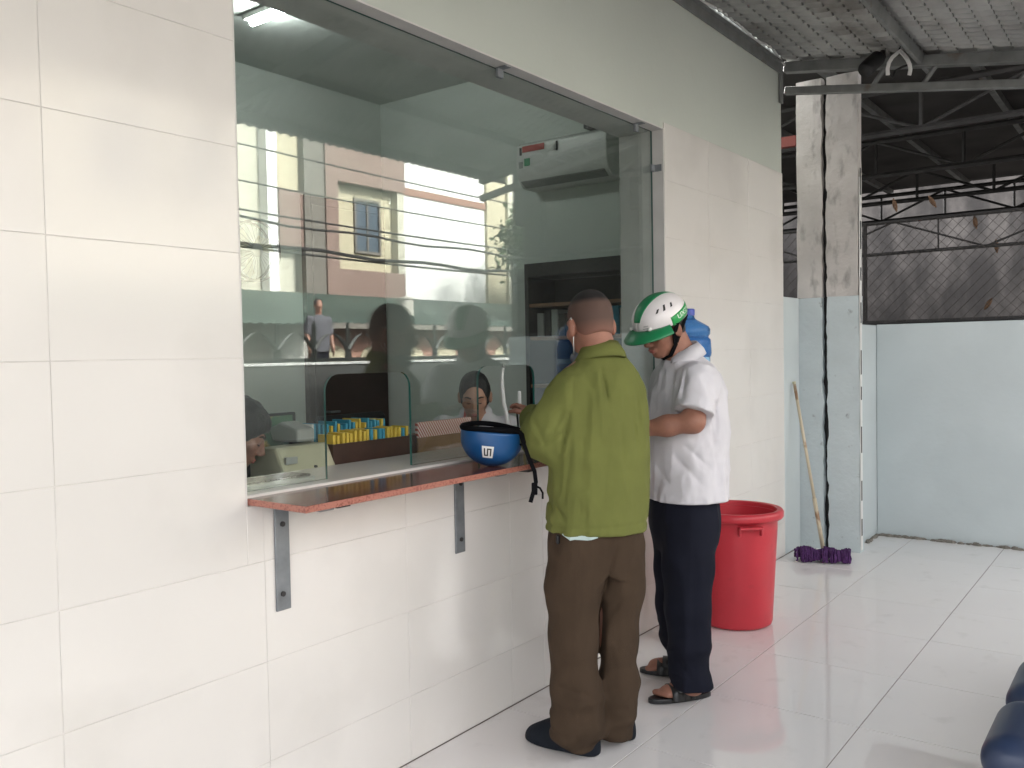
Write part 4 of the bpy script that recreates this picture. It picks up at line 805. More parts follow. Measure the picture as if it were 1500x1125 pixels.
def hand(v, wrist, d, palm_n, s=1., curl=.5, side=1):
    """palm + five fingers; d = direction wrist->fingers, palm_n = direction the palm faces, side = +1 if the thumb is on d x palm_n side"""
    d, n = nrm(d), nrm(palm_n); n = nrm(n-d*(n@d)); t = np.cross(d, n)*side; w = np.asarray(wrist, float)
    A = np.array([t, d, n]); v.ell(w+d*.045*s, np.array([.040, .050, .016])*s, A, .012)
    for k, (off, L) in enumerate(((.028, .066), (.010, .075), (-.009, .070), (-.027, .054))):
        p = w+d*.082*s+t*off*s; dd = d; r = .0088*s
        for q, fr in enumerate((.45, .32, .23)):
            an = curl*(.35+.45*q); dd = nrm(d*math.cos(an)+n*math.sin(an)); e = p+dd*L*fr*s*1.1; v.cone(p, e, r, r*.92, .005); p = e; r *= .93
    p = w+d*.025*s+t*.032*s; e = p+nrm(t*.8+d*.6+n*.25)*.04*s; v.cone(p, e, .0125*s, .0105*s, .01); v.cone(e, e+nrm(d*.8+t*.15+n*(.3+.4*curl))*.034*s, .0105*s, .0085*s, .004)
def fold(amp, fx, fz, seed=0., A=None):
    def fn(P):
        Q = P if A is None else P@np.asarray(A).T
        n1 = vnoise(Q*np.array([fx, fx, fz])+seed); n2 = vnoise(Q*np.array([fx*1.9, fx*1.9, fz*2.3])+seed+9); return amp*(2*np.abs(n1-.5)**.8-.45)+amp*.45*(2*np.abs(n2-.5)-.4)
    return fn
def groove(a, b, depth, w_, pw=2):
    a, b = np.asarray(a, float), np.asarray(b, float); d = b-a; L2 = d@d
    vw = nrm((a+b)/2-CAM); d = d-vw*(d@vw); L2 = d@d; dm = np.linalg.norm((a+b)/2-CAM)      # a crease drawn on the near side of the cloth
    def fn(P):
        Q = P-a; dep = Q@vw; Q = Q-dep[:, None]*vw; t = np.clip(Q@d/L2, 0, 1); q = np.linalg.norm(Q-t[:, None]*d, axis=1); return depth*np.exp(-q/w_)*np.sin(math.pi*np.clip(t, .02, .98))**.6*np.clip((.14-dep)/.03, 0, 1)
    return fn
def collar(par, c, A, r0, r1, h0, mt_, gap=.0, tilt=0.):
    """standing, folded-over shirt collar around the neck"""
    l, f, u = A; n = 40; vv = []; ff = []; pr = [(r0, 0), (r0*.93, h0), (r0*.95+.003, h0+.004), (r1, h0*.35), (r1+.004, -.006), (r1-.002, -.008), (r0+.004, h0*.6)]
    for k in range(n+1):
        a = math.pi*(.5+gap)+(2*math.pi-2*math.pi*gap)*k/n; fr = max(0, math.cos(a-math.pi/2))
        for (rr, zz) in pr: vv.append(c+l*rr*math.cos(a)*1.0+f*(rr*math.sin(a)*1.05)+u*(zz-fr*.022*(1 if zz < h0*.5 else .8)+tilt*math.sin(a)))
    m_ = len(pr)
    for k in range(n):
        for q in range(m_): ff.append((k*m_+q, k*m_+(q+1) % m_, (k+1)*m_+(q+1) % m_, (k+1)*m_+q))
    ff.append(tuple(range(m_))); ff.append(tuple(n*m_+q for q in range(m_))[::-1])
    g = Geo(); g.add(vv, ff); return mk('collar', g, mt_, par, smooth=True)

# ---------------- man in the green shirt, back to the camera
dG = 3.2085; G = lambda x, y, d=0.: px(x, y, dG+d)
gm = thing('person', (2.75, 1.68, 0), 'man with shaved head in green long-sleeved shirt and brown trousers, back turned', 'person')
AG = frame(56); l, f, u = AG; lf = (l[:2], f[:2])
HS = 1.03; hc_ = G(864, 476, .015); HG = frame(58, 12, -2)
def zc(x, y, d=0.): return G(x, y, d)
neck = G(879, 519, .0)
v = Vox((2.15, 1.25, -.01), (3.25, 2.35, 1.68), .0055)
head(v, hc_, HG, HS); v.cone(hc_-HG[2]*.055-HG[1]*.035, neck-f*.01, .056, .062, .03)
shL, shR = G(838, 576, -.05), G(906, 576, .07); elL, elR = G(800, 634, -.06), G(912, 655, .13); wrL, wrR = G(784, 613, .20), G(874, 640, .33)
v.loft([(.84, *G(873, 752)[:2], .15, .10), (1.0, *G(874, 690)[:2], .145, .10), (1.2, *G(873, 610)[:2], .16, .105), (1.36, *G(872, 545)[:2], .13, .085), (1.42, *neck[:2], .06, .055)], lf, .03)
for sh_, el_, wr_ in ((shL, elL, wrL), (shR, elR, wrR)): v.chain([sh_, el_, wr_], [.055, .042, .03], .03)
hand(v, wrL, nrm(wrL-elL)*.7+np.array([-.1, .3, .35]), -u+.3*l, 1., .8, 1); hand(v, wrR, wrR-elR+.3*f, -u, 1., .6, -1)
hipL, hipR = G(846, 800, -.04), G(905, 800, .05); knL, knR = G(843, 935, -.07), G(902, 935, .02); anL, anR = G(848, 1040, -.10), G(905, 1035, .0)
for a in ((hipL, knL, anL), (hipR, knR, anR)): v.chain(a, [.085, .058, .04], .04)
mkv('body', v, 'skind', gm, smooth=1)
# shaved hair: dark crown fading to scalp
hm = mat('shaved_hair', (.060, .034, .026), .8); n_ = hm.node_tree.nodes; Lk = hm.node_tree.links; ge = n_.new('ShaderNodeNewGeometry'); sx_ = n_.new('ShaderNodeVectorMath'); sx_.operation = 'DOT_PRODUCT'; sx_.inputs[1].default_value = tuple(HG[2]-HG[1]*.12)
Lk.new(ge.outputs['Position'], sx_.inputs[0]); o0 = float((hc_)@(HG[2]-HG[1]*.12)); mr = n_.new('ShaderNodeMapRange'); mr.inputs[1].default_value = o0+.072; mr.inputs[2].default_value = o0+.092; Lk.new(sx_.outputs['Value'], mr.inputs[0]); mi = n_.new('ShaderNodeMixRGB'); mi.inputs[1].default_value = (.085, .048, .036, 1); mi.inputs[2].default_value = (.010, .008, .008, 1); Lk.new(mr.outputs[0], mi.inputs[0]); mr2 = n_.new('ShaderNodeMapRange'); mr2.inputs[1].default_value = o0-.055; mr2.inputs[2].default_value = o0+.012; mr2.inputs[3].default_value = .85; mr2.inputs[4].default_value = 0; Lk.new(sx_.outputs['Value'], mr2.inputs[0]); mi2 = n_.new('ShaderNodeMixRGB'); Lk.new(mr2.outputs[0], mi2.inputs[0]); Lk.new(mi.outputs[0], mi2.inputs[1]); mi2.inputs[2].default_value = (.26, .115, .078, 1); Lk.new(mi2.outputs[0], n_['Principled BSDF'].inputs['Base Color'])
v = Vox(hc_-.16, hc_+.16, .004); W = lambda a, b, d: hc_+HS*(a*HG[0]+b*HG[1]+d*HG[2])
v.ell(W(0, -.012, .034), np.array([.0765, .0965, .090])*HS, HG, .01); v.ell(W(0, -.045, -.02), np.array([.056, .055, .07])*HS, HG, .03)
v.cut(W(0, .066, .03), HG[1]*1.+HG[2]*-.25); v.cut(W(0, -.04, -.058), -HG[2]-.25*HG[1])
for e in (-1, 1): v.ell(W(e*.085, .02, -.03), np.array([.03, .045, .06]), HG, .004, 's')
mkv('hair', v, hm, gm)
# shirt
v = Vox((2.15, 1.25, .70), (3.25, 2.35, 1.50), .0055)
v.loft([(.70, *G(874, 800)[:2], .178, .142), (.79, *G(874, 770)[:2], .181, .145), (.88, *G(875, 735)[:2], .186, .146), (1.0, *G(876, 690)[:2], .186, .140), (1.15, *G(876, 630)[:2], .186, .134), (1.25, *G(877, 588)[:2], .178, .125), (1.335, *G(881, 553)[:2], .138, .105), (1.40, *G(880, 529)[:2], .096, .080), (1.45, *neck[:2], .060, .058)], lf, .03, 2.4)
v.chain([shL+l*.01, elL-u*.004, wrL+nrm(wrL-elL)*.03], [.074, .078, .056], .06, (wrL-nrm(wrL-elL)*.01, wrL-elL)); v.chain([shR, elR, wrR], [.078, .064, .055], .045)
def hem(P): return 0*P[:, 0]

v.disp(fold(.011, 8, 2.2, 2.)); v.disp(fold(.006, 22, 9, 5.)); 
for a, b, dp, w_ in ((G(881, 538), G(892, 592), .020, .005), (G(876, 540), G(884, 640), -.010, .014), (G(842, 545), G(836, 600), .006, .006), (G(836, 600), G(822, 665), .020, .010), (G(826, 600), G(806, 642), .012, .010), (G(780, 612), G(800, 655), .010, .010), (G(862, 560), G(850, 720), .010, .018), (G(905, 575), G(918, 730), .009, .018), (G(895, 640), G(880, 760), .008, .020), (G(930, 550), G(938, 640), .008, .008), (G(822, 548), G(930, 540), .003, .004), (G(788, 655, -.1), G(826, 632, -.12), .014, .010), (G(840, 620, -.13), G(826, 745, -.12), .012, .012), (G(922, 560, -.05), G(936, 680, 0), .012, .012), (G(812, 735, -.12), G(830, 768, -.13), .012, .007), (G(848, 730, -.14), G(850, 755, -.14), .009, .006), (G(800, 722, -.09), G(812, 752, -.1), .012, .007)): v.disp(groove(a, b, dp, w_))
hz = lambda P: np.maximum(0, 1-np.abs(P[:, 2]-.815)/.012)*.004
v.disp(hz); v.cut(G(874, 784, -.1), -u-.10*l*0+.03*l)
sh_g = mkv('shirt', v, 'green', gm, smooth=1)
collar(gm, neck-u*.020-f*.010, frame(56, 14), .070, .088, .052, 'green', .04)
g = Geo(); pts = [neck+AG[0]*.0]
# trousers
v = Vox((2.2, 1.25, -.01), (3.2, 2.2, .95), .006)
v.loft([(.62, *G(874, 832)[:2], .135, .098), (.70, *G(874, 800)[:2], .158, .118), (.80, *G(874, 765)[:2], .162, .120), (.92, *G(874, 720)[:2], .150, .112)], lf, .06)
v.chain([hipL, G(842, 860, -.05), knL, G(843, 1000, -.08), G(845, 1062, -.09)], [.104, .097, .087, .083, .092], .04); v.chain([hipR, G(907, 860, .04), knR, G(904, 1000, .01), G(903, 1064, .0)], [.098, .088, .074, .066, .066], .04)
v.chain([G(870, 770, .0), G(874, 815, .01)], [.12, .085], .03)
cuf = lambda P: .012*np.clip((.40-P[:, 2])/.3, 0, 1)*(2*np.abs(vnoise(P*np.array([7, 7, 17.])+3)-.5)-.4)+.007*np.clip((.25-P[:, 2])/.2, 0, 1)*(vnoise(P*np.array([10, 10, 40.])+1)-.5)
v.disp(cuf); v.disp(cuf); v.disp(fold(.008, 10, 2.2, 7.)); v.disp(fold(.006, 20, 7, 3.))
for a, b, dp, w_ in ((G(904, 795), G(882, 880), .016, .009), (G(882, 870), G(877, 1010), .022, .008), (G(880, 850, -.05), G(868, 960, -.05), .006, .012), (G(915, 870, -.03), G(890, 905, -.03), .010, .010), (G(845, 800, -.13), G(842, 1020, -.16), -.004, .010), (G(815, 785, -.1), G(818, 815, -.1), .010, .006), (G(815, 1005, -.14), G(870, 1022, -.13), .012, .010)): v.disp(groove(a, b, dp, w_))
v.cut((0, 0, .022), (0, 0, -1)); mkv('trousers', v, 'brown', gm)
SV = np.array([0.]*0); me_ = sh_g.data; SV = np.empty(len(me_.vertices)*3); me_.vertices.foreach_get('co', SV); SV = SV.reshape(-1, 3)+WO[sh_g.name]
def surf(vs_, x_, y_):
    d_ = nrm(px(x_, y_, 1.)-CAM); q_ = vs_-CAM; t_ = q_@d_; e_ = np.linalg.norm(q_-t_[:, None]*d_, axis=1); ok = e_ < .012; return vs_[ok][np.argmin(t_[ok])] if ok.any() else px(x_, y_, dG-.1)
pts = [surf(SV, x_, y_-6)+VF*.004 for x_, y_ in ((822, 779), (834, 782), (846, 784.5), (858, 786), (868, 786.5), (878, 786.5))]; pts = [p_*np.array([1, 1, 0])+Z*(pts[k_][2]-.022+.002*k_) for k_, p_ in enumerate(pts)]
mk('undershirt', ribbon(pts, .024, .002), 'undersh', gm)
g = Geo(); g.obox(G(817, 790, -.11), np.array([nrm(VR), nrm(VF), VU]), (.006, .012, .016), .004); mk('pocket_item', g, 'black', gm)
def shoe(par, heel, toe, h=.095, w_=.048, mt_='shoe'):
    heel, toe = np.asarray(heel, float), np.asarray(toe, float); d = nrm(toe-heel); L = np.linalg.norm(toe-heel); s = np.cross(Z, d)
    vv = Vox(np.minimum(heel, toe)-(.08, .08, .01), np.maximum(heel, toe)+(.08, .08, .14), .005); A = np.array([s, d, Z])
    vv.ell(heel+d*.055+Z*.03, (w_*.82, .06, h*.95), A, .02); vv.ell(heel+d*L*.45+Z*.02, (w_*.93, L*.40, h*.98), A, .03); vv.ell(heel+d*(L-.085)+Z*.012, (w_, .095, .062), A, .03); vv.ell(heel+d*L*.36+Z*.06, (.046, .075, .06), A, .02); vv.cut((0, 0, .002), (0, 0, -1)); return mkv('shoe', vv, mt_, par)
shoe(gm, (2.625, 1.615, 0), (2.60, 1.905, 0)); shoe(gm, (2.795, 1.575, 0), (2.88, 1.83, 0))
# mask under the chin and its ear loop
c0 = hc_+HS*(HG[1]*.055+HG[0]*.045-HG[2]*.108); v = Vox(hc_-.2, hc_+.2, .005); v.ell(hc_+HS*(HG[1]*.06-HG[2]*.105+HG[0]*.012), (.052, .048, .030), HG, .01); v.disp(fold(.004, 40, 40)); mkv('face_mask', v, 'maskm', gm)
e0 = hc_+HS*(HG[0]*.080-HG[1]*.020+HG[2]*.02); g = Geo(); g.tube([hc_+HS*(HG[0]*.078+HG[1]*.012+HG[2]*.016), e0+HG[2]*.004, e0-HG[1]*.012-HG[2]*.03, hc_+HS*(HG[0]*.078-HG[1]*.010-HG[2]*.06), c0+HG[0]*.008], .0018, 6); mk('mask_loop', g, 'white', gm, smooth=True)

# ---------------- man in the white shirt and helmet
dW = 3.706; Wp = lambda x, y, d=0.: px(x, y, dW+d)
wm = thing('person', (3.35, 1.68, 0), 'man in short-sleeved white shirt, navy trousers and black sandals, looking down', 'person')
AW = frame(152); l, f, u = AW; lf = (l[:2], f[:2]); hw = Wp(970, 480, -.06); HW = frame(157, 28, -4); nk = Wp(1001, 528, -.02)
v = Vox((2.75, 1.2, -.01), (3.95, 2.25, 1.70), .0055)
head(v, hw, HW, .95); v.cone(hw-HW[2]*.05-HW[1]*.035, nk, .056, .064, .03)
shL, shR = Wp(1024, 560, -.16), Wp(985, 560, .16); elL, elR = Wp(1016, 618, -.22), Wp(970, 640, .22); wrL, wrR = Wp(940, 629, -.16), Wp(915, 632, .10)
v.loft([(.78, *Wp(1003, 748)[:2], .15, .105), (1.0, *Wp(1005, 665)[:2], .15, .115), (1.2, *Wp(1006, 595)[:2], .165, .115), (1.34, *Wp(1005, 545)[:2], .13, .09), (1.41, *nk[:2], .06, .06)], lf, .03)
v.chain([shL, elL, (elL+wrL)/2, wrL], [.052, .041, .039, .030], .03); v.chain([shR, elR, wrR], [.058, .048, .034], .03)
hand(v, wrL, wrL-elL, -u, 1., .6, -1); hand(v, wrR, wrR-elR, -u, 1., .6, 1)
hipL, hipR = Wp(1010, 770, -.07), Wp(992, 770, .08); knL, knR = Wp(1008, 890, -.09), Wp(988, 880, .10); anL, anR = Wp(1016, 1002, -.13), Wp(1000, 968, .12)
for a in ((hipL, knL, anL), (hipR, knR, anR)): v.chain(a, [.088, .06, .042], .04)
def foot(v, heel, toe, big):
    heel, toe = np.asarray(heel, float), np.asarray(toe, float); d = nrm(toe-heel); L = np.linalg.norm(toe-heel); s = np.cross(Z, d)*big; A = np.array([s, d, Z])
    v.ell(heel+d*.05+Z*.055, (.032, .045, .035), A, .02); v.ell(heel+d*L*.45+Z*.047, (.036, .09, .026), A, .03); v.ell(heel+d*L*.66+Z*.038, (.042, .05, .018), A, .02)
    for k in range(5): q = heel+d*(L*(.83+[.05, .045, .02, -.01, -.05][k]))+s*(.030-.0155*k)+Z*.030; v.cone(q-d*.03, q, .011-.001*k, .0105-.0012*k+(.002 if k == 0 else 0), .006)
fL = ((3.345, 1.525, 0), (3.150, 1.685, 0)); fR = ((3.52, 1.665, 0), (3.435, 1.88, 0))
foot(v, *fL, -1); foot(v, *fR, 1)
for an, fl in ((anL, fL), (anR, fR)):
    h_ = np.array(fl[0]); t_ = np.array(fl[1]); v.cone(an, h_+(t_-h_)*.22+Z*.07, .042, .036, .02)
mkv('body', v, 'skind', wm, smooth=1); face_parts(wm, hw, HW, .95)
v = Vox(hw-.17, hw+.17, .005); W = lambda a, b, d: hw+.95*(a*HW[0]+b*HW[1]+d*HW[2])
v.ell(W(0, -.014, .032), np.array([.077, .097, .091])*.95, HW, .01); v.ell(W(0, -.05, -.03), np.array([.06, .05, .06]), HW, .02); v.cut(W(0, .035, .0), HW[1]); v.cut(W(0, -.04, -.055), -HW[2]); mkv('hair', v, 'hair', wm)
v = Vox((2.75, 1.2, .70), (3.95, 2.25, 1.5), .0055)
v.loft([(.72, *Wp(1003, 765)[:2], .196, .158), (.80, *Wp(1003, 735)[:2], .197, .160), (.92, *Wp(1004, 690)[:2], .190, .158), (1.05, *Wp(1006, 645)[:2], .182, .150), (1.2, *Wp(1006, 595)[:2], .186, .138), (1.29, *Wp(1005, 562)[:2], .182, .122), (1.36, *Wp(1003, 540)[:2], .145, .098), (1.405, *Wp(1001, 526)[:2], .08, .074)], lf, .03, 2.3)
v.cone(shL+u*.005, shL+(elL-shL)*1.1, .080, .088, .04, 'u', (shL+(elL-shL)*.82, elL-shL+.02*f)); v.chain([shR, shR+(elR-shR)*.7], [.078, .08], .04)
v.disp(fold(.013, 8, 2.6, 11.)); v.disp(fold(.007, 22, 10, 4.))
for a, b, dp, w_ in ((Wp(985, 665, -.2), Wp(1030, 712, -.2), .014, .014), (Wp(1000, 650, -.2), Wp(1045, 690, -.2), .012, .012), (Wp(960, 680, -.15), Wp(985, 715, -.16), .010, .012), (Wp(1045, 560, -.1), Wp(1050, 640, -.1), .010, .010), (Wp(1005, 545, -.2), Wp(998, 590, -.22), .012, .010), (Wp(1040, 600, -.2), Wp(1052, 720, -.1), .010, .012)): v.disp(groove(a, b, dp, w_))
v.cut(Wp(1003, 738, -.15), -u); mkv('shirt', v, 'shirt', wm)
collar(wm, nk+u*.012-f*.004, frame(152, 18), .068, .086, .048, 'shirt', .07)
for k in range(6):
    b_ = Wp(948-1*k, 560+28*k, -.18); 
v = Vox((2.85, 1.25, -.01), (3.85, 2.15, .92), .006)
v.loft([(.60, *Wp(1003, 815)[:2], .13, .105), (.68, *Wp(1003, 785)[:2], .158, .130), (.80, *Wp(1003, 745)[:2], .160, .130), (.88, *Wp(1003, 715)[:2], .150, .12)], lf, .03)
v.chain([hipL, Wp(1008, 830, -.08), knL, Wp(1010, 950, -.10), Wp(1013, 1002, -.11)], [.112, .103, .090, .080, .080], .025); v.chain([hipR, Wp(990, 830, .08), knR, Wp(995, 930, .10), Wp(1006, 970, .10)], [.108, .096, .082, .072, .072], .025)
v.disp(fold(.013, 10, 2.4, 17.)); v.disp(cuf); v.disp(cuf); v.disp(groove(Wp(1012, 770, -.2), Wp(1008, 940, -.2), -.005, .008)); v.disp(groove(Wp(990, 960, -.15), Wp(1015, 1000, -.16), .010, .010)); v.cut((0, 0, .055), (0, 0, -1)); mkv('trousers', v, 'navy', wm)
for fl, sg in ((fL, -1), (fR, 1)):
    h_, t_ = np.array(fl[0], float), np.array(fl[1], float); d = nrm(t_-h_); L = np.linalg.norm(t_-h_); s = np.cross(Z, d); out = []
    for k in range(28):
        a = 2*math.pi*k/28; q = math.cos(a); wd = .036+.012*q if q > 0 else .036; out.append(((L/2+.012)*q, wd*math.sin(a)))
    sd2 = thing('x', (0, 0, 0), 'x', 'x') if False else None
    g = Geo(); g.prism(out, h_+d*L*.5+Z*.001, d, s, Z*.020); so_ = mk('sandal', g, 'sandal', wm, bevel=.004)
    def arch(t0, t1, hgt, wdt, nm):
        gg = Geo(); vv = []; n = 14
        for k in range(n+1):
            a = math.pi*k/n; 
            for e, tt in enumerate((t0, t1)):
                for th in (0, .004): vv.append(h_+d*(L*tt)+s*(wdt+th)*math.cos(a)+Z*(.020+(hgt+th)*math.sin(a)**.8 if 0 < k < n else .012))
        ff = []
        for k in range(n): a = 4*k; ff += [(a, a+4, a+6, a+2), (a+1, a+3, a+7, a+5), (a, a+1, a+5, a+4), (a+2, a+6, a+7, a+3)]
        gg.add(vv, ff); mk(nm, gg, 'sandal', so_, smooth=True)
    arch(.50, .70, .044, .045, 'strap'); arch(.60, .40, .056, .043, 'strap'); arch(.30, .36, .066, .040, 'strap')
    gg = Geo(); bk = []; 
    for k in range(11): a = math.pi*(.5+k/10); bk.append(h_+d*(.045+.045*math.cos(a))+s*.036*math.sin(a)+Z*.05)
    mk('heel_strap', ribbon(bk, .028, .004, Z*0+nrm(np.array([0.01, .01, 1]))) if False else ribbon(bk, .026, .004), 'sandal', so_)
# helmet on his head
hl = thing('helmet', hw+HW[2]*.05, 'white helmet with green stripe, green peak and lettered green band, worn', 'helmet')
HH = HW.copy(); hcen = hw+HW[2]*.048-HW[1]*.006; RX, RY, RZ = .104, .126, .096
def hp(az, el, k=1.): return hcen+k*(RX*math.cos(el)*math.sin(az)*HH[0]+RY*math.cos(el)*math.cos(az)*HH[1]+RZ*math.sin(el)*HH[2])   # az from the front
def rim(az): return -.12-.20*(.5-.5*math.cos(az))-.10*max(0, abs(math.sin(az))-.6)
def cap_patch(fa, nu, nv, k0, k1):
    vv = []; ff = []
    for kk in (k0, k1):
        for i in range(nu+1):
            for j in range(nv+1): vv.append(hp(*fa(i/nu, j/nv), kk))
    N_ = (nu+1)*(nv+1); m_ = nv+1
    for i in range(nu):
        for j in range(nv): a = i*m_+j; ff.append((a, a+m_, a+m_+1, a+1)); ff.append((N_+a, N_+a+1, N_+a+m_+1, N_+a+m_))
    for i in range(nu):
        for j in (0, nv): a = i*m_+j; ff.append((a, a+m_, N_+a+m_, N_+a))
    for j in range(nv):
        for i in (0, nu): a = i*m_+j; ff.append((a, a+1, N_+a+1, N_+a))
    g = Geo(); g.add(vv, ff); return g
mk('shell', cap_patch(lambda a, b: (2*math.pi*a, rim(2*math.pi*a)+(math.pi/2-rim(2*math.pi*a))*b), 56, 20, .94, 1.), 'whitehelm', hl, smooth=True)
def on_top(x_, y_):           # a point over the crown: x_ sideways offset (rad), y_ 0 front .. 1 back
    th = .35+(math.pi-.55)*y_; p = np.array([math.sin(x_), math.cos(x_)*math.cos(th), math.cos(x_)*math.sin(th)]); return math.atan2(p[0], p[1]), math.asin(np.clip(p[2], -1, 1))
mk('stripe', cap_patch(lambda a, b: on_top((a-.5)*.62*(.25+.75*math.sin(math.pi*min(1, b*.9+.12))), b), 8, 30, 1.0, 1.012), 'greenhelm', hl, smooth=True)
band = mk('band', cap_patch(lambda a, b: (1.35+(2*math.pi-2.7)*a, -.30+.42*b+.10*math.sin(math.pi*a)), 40, 4, 1.0, 1.010), 'greenband', hl, smooth=True)
fc_ = bpy.data.curves.new('lettering', 'FONT'); fc_.body = 'VIEXU'; fc_.size = 1; fc_.align_x = 'CENTER'; fc_.align_y = 'CENTER'; to = bpy.data.objects.new('tmp', fc_); COL.objects.link(to); bpy.context.view_layer.update(); tm = to.evaluated_get(bpy.context.evaluated_depsgraph_get()).to_mesh()
tv = np.array([v_.co[:] for v_ in tm.vertices]); tf = [tuple(p.vertices) for p in tm.polygons]; bpy.data.objects.remove(to); g = Geo()
g.add([hp(2.02-.30*tx, -.03+.30*ty, 1.013) for tx, ty, _ in tv], tf); mk('lettering', g, 'white', band)
for k, (a_, e_, wd) in enumerate(((1.0, .60, .13), (1.32, .62, .20), (1.66, .58, .14))):
    mk('vent', cap_patch(lambda a, b: (a_+.10*(a-.5)+.12*(b-.5), e_+wd*1.2*(b-.5)), 3, 4, 1.0, 1.004), 'blackp', hl)
for k, (e_, wd) in enumerate(((.16, .20), (.06, .30))): mk('small_print', cap_patch(lambda a, b: (.42+wd*(a-.5), e_+.035*(b-.5)), 4, 1, 1.0, 1.003), 'grey', hl)
vv = []; ff = []; nn = 26; mm = 6
for sf in (0, 1):
    for i in range(nn+1):
        az = -1.25+2.5*i/nn
        for j in range(mm+1):
            t = j/mm; base = hp(az, rim(az)+.10, 1.006); out_ = nrm(HH[0]*math.sin(az)*.55+HH[1]*math.cos(az)*1.0); ext = .062*math.cos(az*.92)**.8*t; vv.append(base+out_*ext-HH[2]*(.014*t+.014*t*t)-HH[2]*sf*.004)
N_ = (nn+1)*(mm+1)
for i in range(nn):
    for j in range(mm): a = i*(mm+1)+j; ff.append((a, a+mm+1, a+mm+2, a+1)); ff.append((N_+a, N_+a+1, N_+a+mm+2, N_+a+mm+1))
    for j in (0, mm): a = i*(mm+1)+j; ff.append((a, a+mm+1, N_+a+mm+1, N_+a))
g = Geo(); g.add(vv, ff); mk('peak', g, 'greenhelm', hl, smooth=True)
W = lambda a, b, d: hw+.95*(a*HW[0]+b*HW[1]+d*HW[2])
for e in (1, -1):
    mk('strap', ribbon([hp(e*1.55, rim(1.55), 1.0), W(e*.079, .010, -.02), W(e*.072, .020, -.07), W(e*.045, .045, -.112), W(0, .060, -.124)], .020, .004, HW[0]), 'webbing', hl); mk('strap', ribbon([hp(e*2.3, rim(2.3), .98), W(e*.083, -.03, -.02), W(e*.075, .012, -.062)], .015, .004, HW[0]), 'webbing', hl)
for e in (1, -1): g = Geo(); g.ell(hp(e*.55, .02, 1.03), (.008, .010, .008), HH); mk('peak_stud', g, 'white', hl, smooth=True)

# ---------------- woman clerk behind the right hatch
dC = 4.22; Cp = lambda x, y, d=0.: px(x, y, dC+d)
wc_ = thing('person', (3.3, 2.75, 0), 'woman clerk with dark hair tied back and white shirt, looking down behind glass', 'person'); AC_ = frame(216); HC = frame(217, 22, 0); hcn = Cp(695.5, 580, 0.)
v = Vox(hcn-(.45, .45, 1.0), hcn+(.45, .45, .2), .007); head(v, hcn, HC, .92, True); nkc = Cp(697, 613, .04); v.cone(hcn-HC[2]*.05-HC[1]*.03, nkc, .045, .05, .02)
l, f, u = AC_; tb = nkc+u*.022-f*.01; v.loft([(tb[2]-.75, *(tb[:2]), .16, .12), (tb[2]-.45, *tb[:2], .12, .09), (tb[2]-.15, *tb[:2], .15, .09), (tb[2], *tb[:2], .07, .05)], (l[:2], f[:2]), .03)
sL, sR = tb+l*.155-u*.07, tb-l*.155-u*.07; eL, eR = sL-u*.22+f*.08, sR-u*.22+f*.08; kL, kR = eL+f*.22-l*.10+u*.02, eR+f*.22+l*.10+u*.02
for a in ((sL, eL, kL), (sR, eR, kR)): v.chain(a, [.045, .036, .026], .02)
hand(v, kL, f-.3*l, -u, .9, .5, -1); hand(v, kR, f+.3*l, -u, .9, .5, 1); hb_ = tb-u*.72
for e in (-1, 1): v.chain([hb_+l*e*.09, hb_+l*e*.10+f*.36, hb_+l*e*.10+f*.34-u*.20], [.08, .06, .05], .03)
mkv('body', v, 'skinw', wc_, smooth=1); face_parts(wc_, hcn, HC, .92)
v = Vox(hcn-.2, hcn+.2, .005); W = lambda a, b, d: hcn+.92*(a*HC[0]+b*HC[1]+d*HC[2]); v.ell(W(0, -.016, .034), np.array([.080, .098, .094])*.92, HC, .01); v.ell(W(0, -.03, -.02), np.array([.080, .06, .08])*.92, HC, .03); v.ell(W(0, -.10, -.01), np.array([.045, .04, .045]), HC, .015)
v.ell(W(0, .085, -.028), np.array([.066, .07, .108])*.92, HC, .012, 's'); v.cut(W(0, 0, -.06), -HC[2]); v.disp(fold(.004, 60, 20)); mkv('hair', v, 'hair', wc_)
v = Vox(tb-(.4, .4, .8), tb+(.4, .4, .12), .007); v.loft([(tb[2]-.74, *tb[:2], .18, .14), (tb[2]-.45, *tb[:2], .145, .115), (tb[2]-.18, *tb[:2], .165, .11), (tb[2]-.06, *tb[:2], .145, .085), (tb[2]+.005, *tb[:2], .075, .062)], (l[:2], f[:2]), .03)
v.chain([sL, eL], [.066, .062], .03); v.chain([sR, eR], [.066, .062], .03); v.ell(tb+f*.075+u*.01, (.028, .05, .07), AC_, .01, 's'); v.disp(fold(.008, 12, 6)); mkv('shirt', v, 'shirt', wc_); collar(wc_, tb+u*.008-f*.004, frame(216, 12), .058, .078, .032, 'shirt', .10)
mk('lanyard', ribbon([tb+l*-.045+f*.035+u*.035, tb+l*-.05+f*.09-u*.02, tb-l*.03+f*.125-u*.10], .012, .003), 'redp', wc_)
